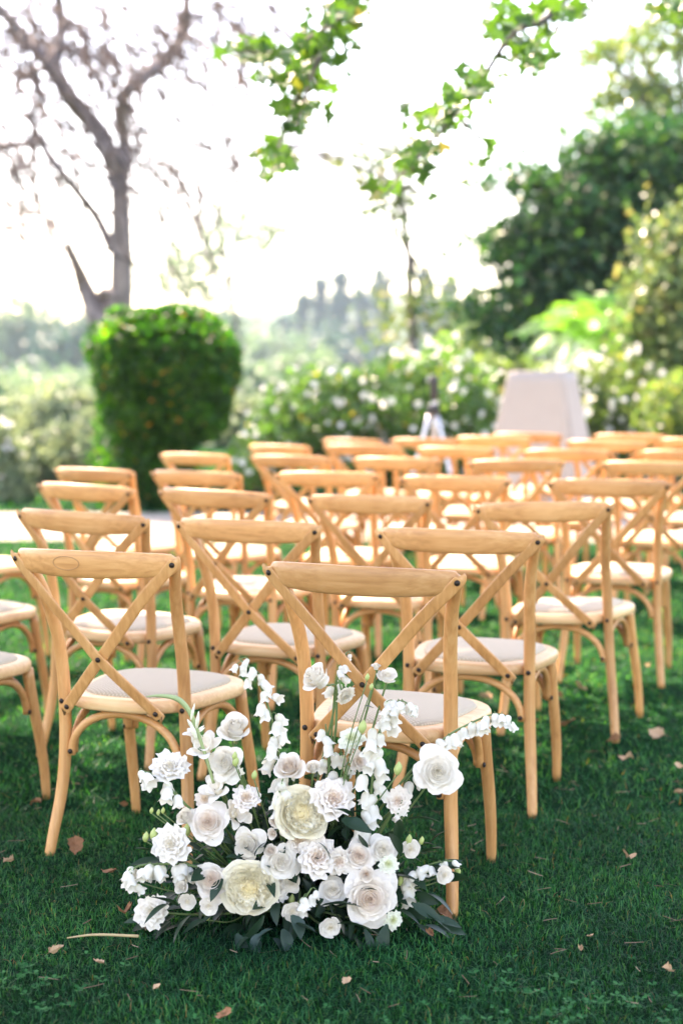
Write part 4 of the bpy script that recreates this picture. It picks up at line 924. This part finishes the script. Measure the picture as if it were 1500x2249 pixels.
FALL = [(165, 1860, 46, 0, 'curled brown leaf on grass right of the left chair foot'), (20, 1893, 34, 1, 'tan dry leaf on grass at the left edge, level with the flowers'), (240, 1916, 34, 0, 'small brown leaf on grass between left chair foot and flowers'),
        (78, 1762, 30, 0, 'rust brown leaf on grass left of the nearest left chair leg'), (126, 2090, 40, 1, 'tan curled leaf on grass below the dry stick'), (216, 2113, 28, 1, 'small whitish dry leaf on grass left of centre foreground'),
        (277, 2005, 56, 0, 'large brown dry leaf touching the left end of the flowers'), (493, 2232, 44, 0, 'brown dry leaf cut by the bottom edge of the picture'), (1380, 1880, 44, 1, 'pale tan leaf lying open on the right foreground grass'),
        (1274, 2087, 26, 1, 'small upright tan leaf on the right foreground grass'), (1295, 2056, 20, 1, 'tiny tan leaf just above another on the right foreground grass'), (1463, 2130, 36, 1, 'tan leaf on grass near the bottom right corner'),
        (1440, 1612, 36, 1, 'orange-tan leaf on grass at right edge in light'), (1377, 1664, 38, 1, 'long pale leaf on grass right of the third row chair foot'), (1348, 1628, 36, 0, 'brown leaf leaning against the foot of a right chair'),
        (1245, 1590, 42, 0, 'upright brown leaf on grass between two right chairs'), (1488, 1742, 26, 1, 'pale leaf on grass at the right edge, lower one'), (1487, 1682, 22, 1, 'small pale leaf on grass at the right edge, upper one'),
        (972, 2010, 60, 0, 'broad brown leaf lying behind the foot of the flower chair'), (945, 2054, 34, 0, 'brown leaf tucked under the right side of the flowers'), (760, 2156, 26, 1, 'small tan leaf on the grass below the flowers'),
        (1064, 1533, 36, 1, 'bright pale leaf on grass under the second row chair'), (1270, 1508, 38, 1, 'sunlit tan leaf on grass under the right chairs'), (1225, 1528, 30, 0, 'brown leaf beside the sunlit tan leaf under right chairs'),
        (352, 1430, 40, 1, 'pale leaf on grass between the left and middle second row chairs'), (1172, 1585, 28, 0, 'rust leaf on grass behind the flower chair front leg'), (1425, 1462, 24, 1, 'tiny leaf on grass under the far right chairs'),
        (345, 2168, 22, 1, 'tiny pale leaf on the left foreground grass'), (540, 1638, 26, 0, 'brown leaf in the grass behind the tall bellflowers'), (270, 1770, 26, 0, 'tan leaf on grass under the left chair')]
for i, (u, v, s, c, lab) in enumerate(FALL):
    p = onground(u, v, .03); k = s / (FPX / p[1]) * 1.05
    o = obj('fallen_leaf', (DL2 if c else DL)[i % 5], None, None, lab, 'leaf', 'dry leaves fallen on the lawn', None, tuple(p)); o.scale = (k, k, k * .8)
    o.rotation_euler = (rng.normal() * .3, rng.normal() * .3, rng.uniform(0, 6.28))
a, b_ = onground(148, 2060, .025), onground(305, 2056, .03)
obj('dry_stick', mesh('dry_stick', *tube([a, (a * .6 + b_ * .4) + np.array([0, 0, .006]), b_], [.0016, .003, .0035], 10, seg=6)), M_straw, None, 'thin pale dry stick lying on the grass left of the flowers', 'stick')

# ------------------------------------------------------------------ haze
mh = bpy.data.materials.new('haze_air'); mh.use_nodes = True; nt = mh.node_tree; nt.nodes.clear()
ou = nt.nodes.new('ShaderNodeOutputMaterial'); pv = nt.nodes.new('ShaderNodeVolumePrincipled')
pv.inputs['Color'].default_value = (.66, .85, 1, 1); pv.inputs['Density'].default_value = .0003; pv.inputs['Anisotropy'].default_value = 0
nt.links.new(pv.outputs[0], ou.inputs['Volume'])
V, F = box((0, 330, 23.9), (900, 760, 50))
obj('haze', mesh('haze', V, F, False), mh, kind='stuff')
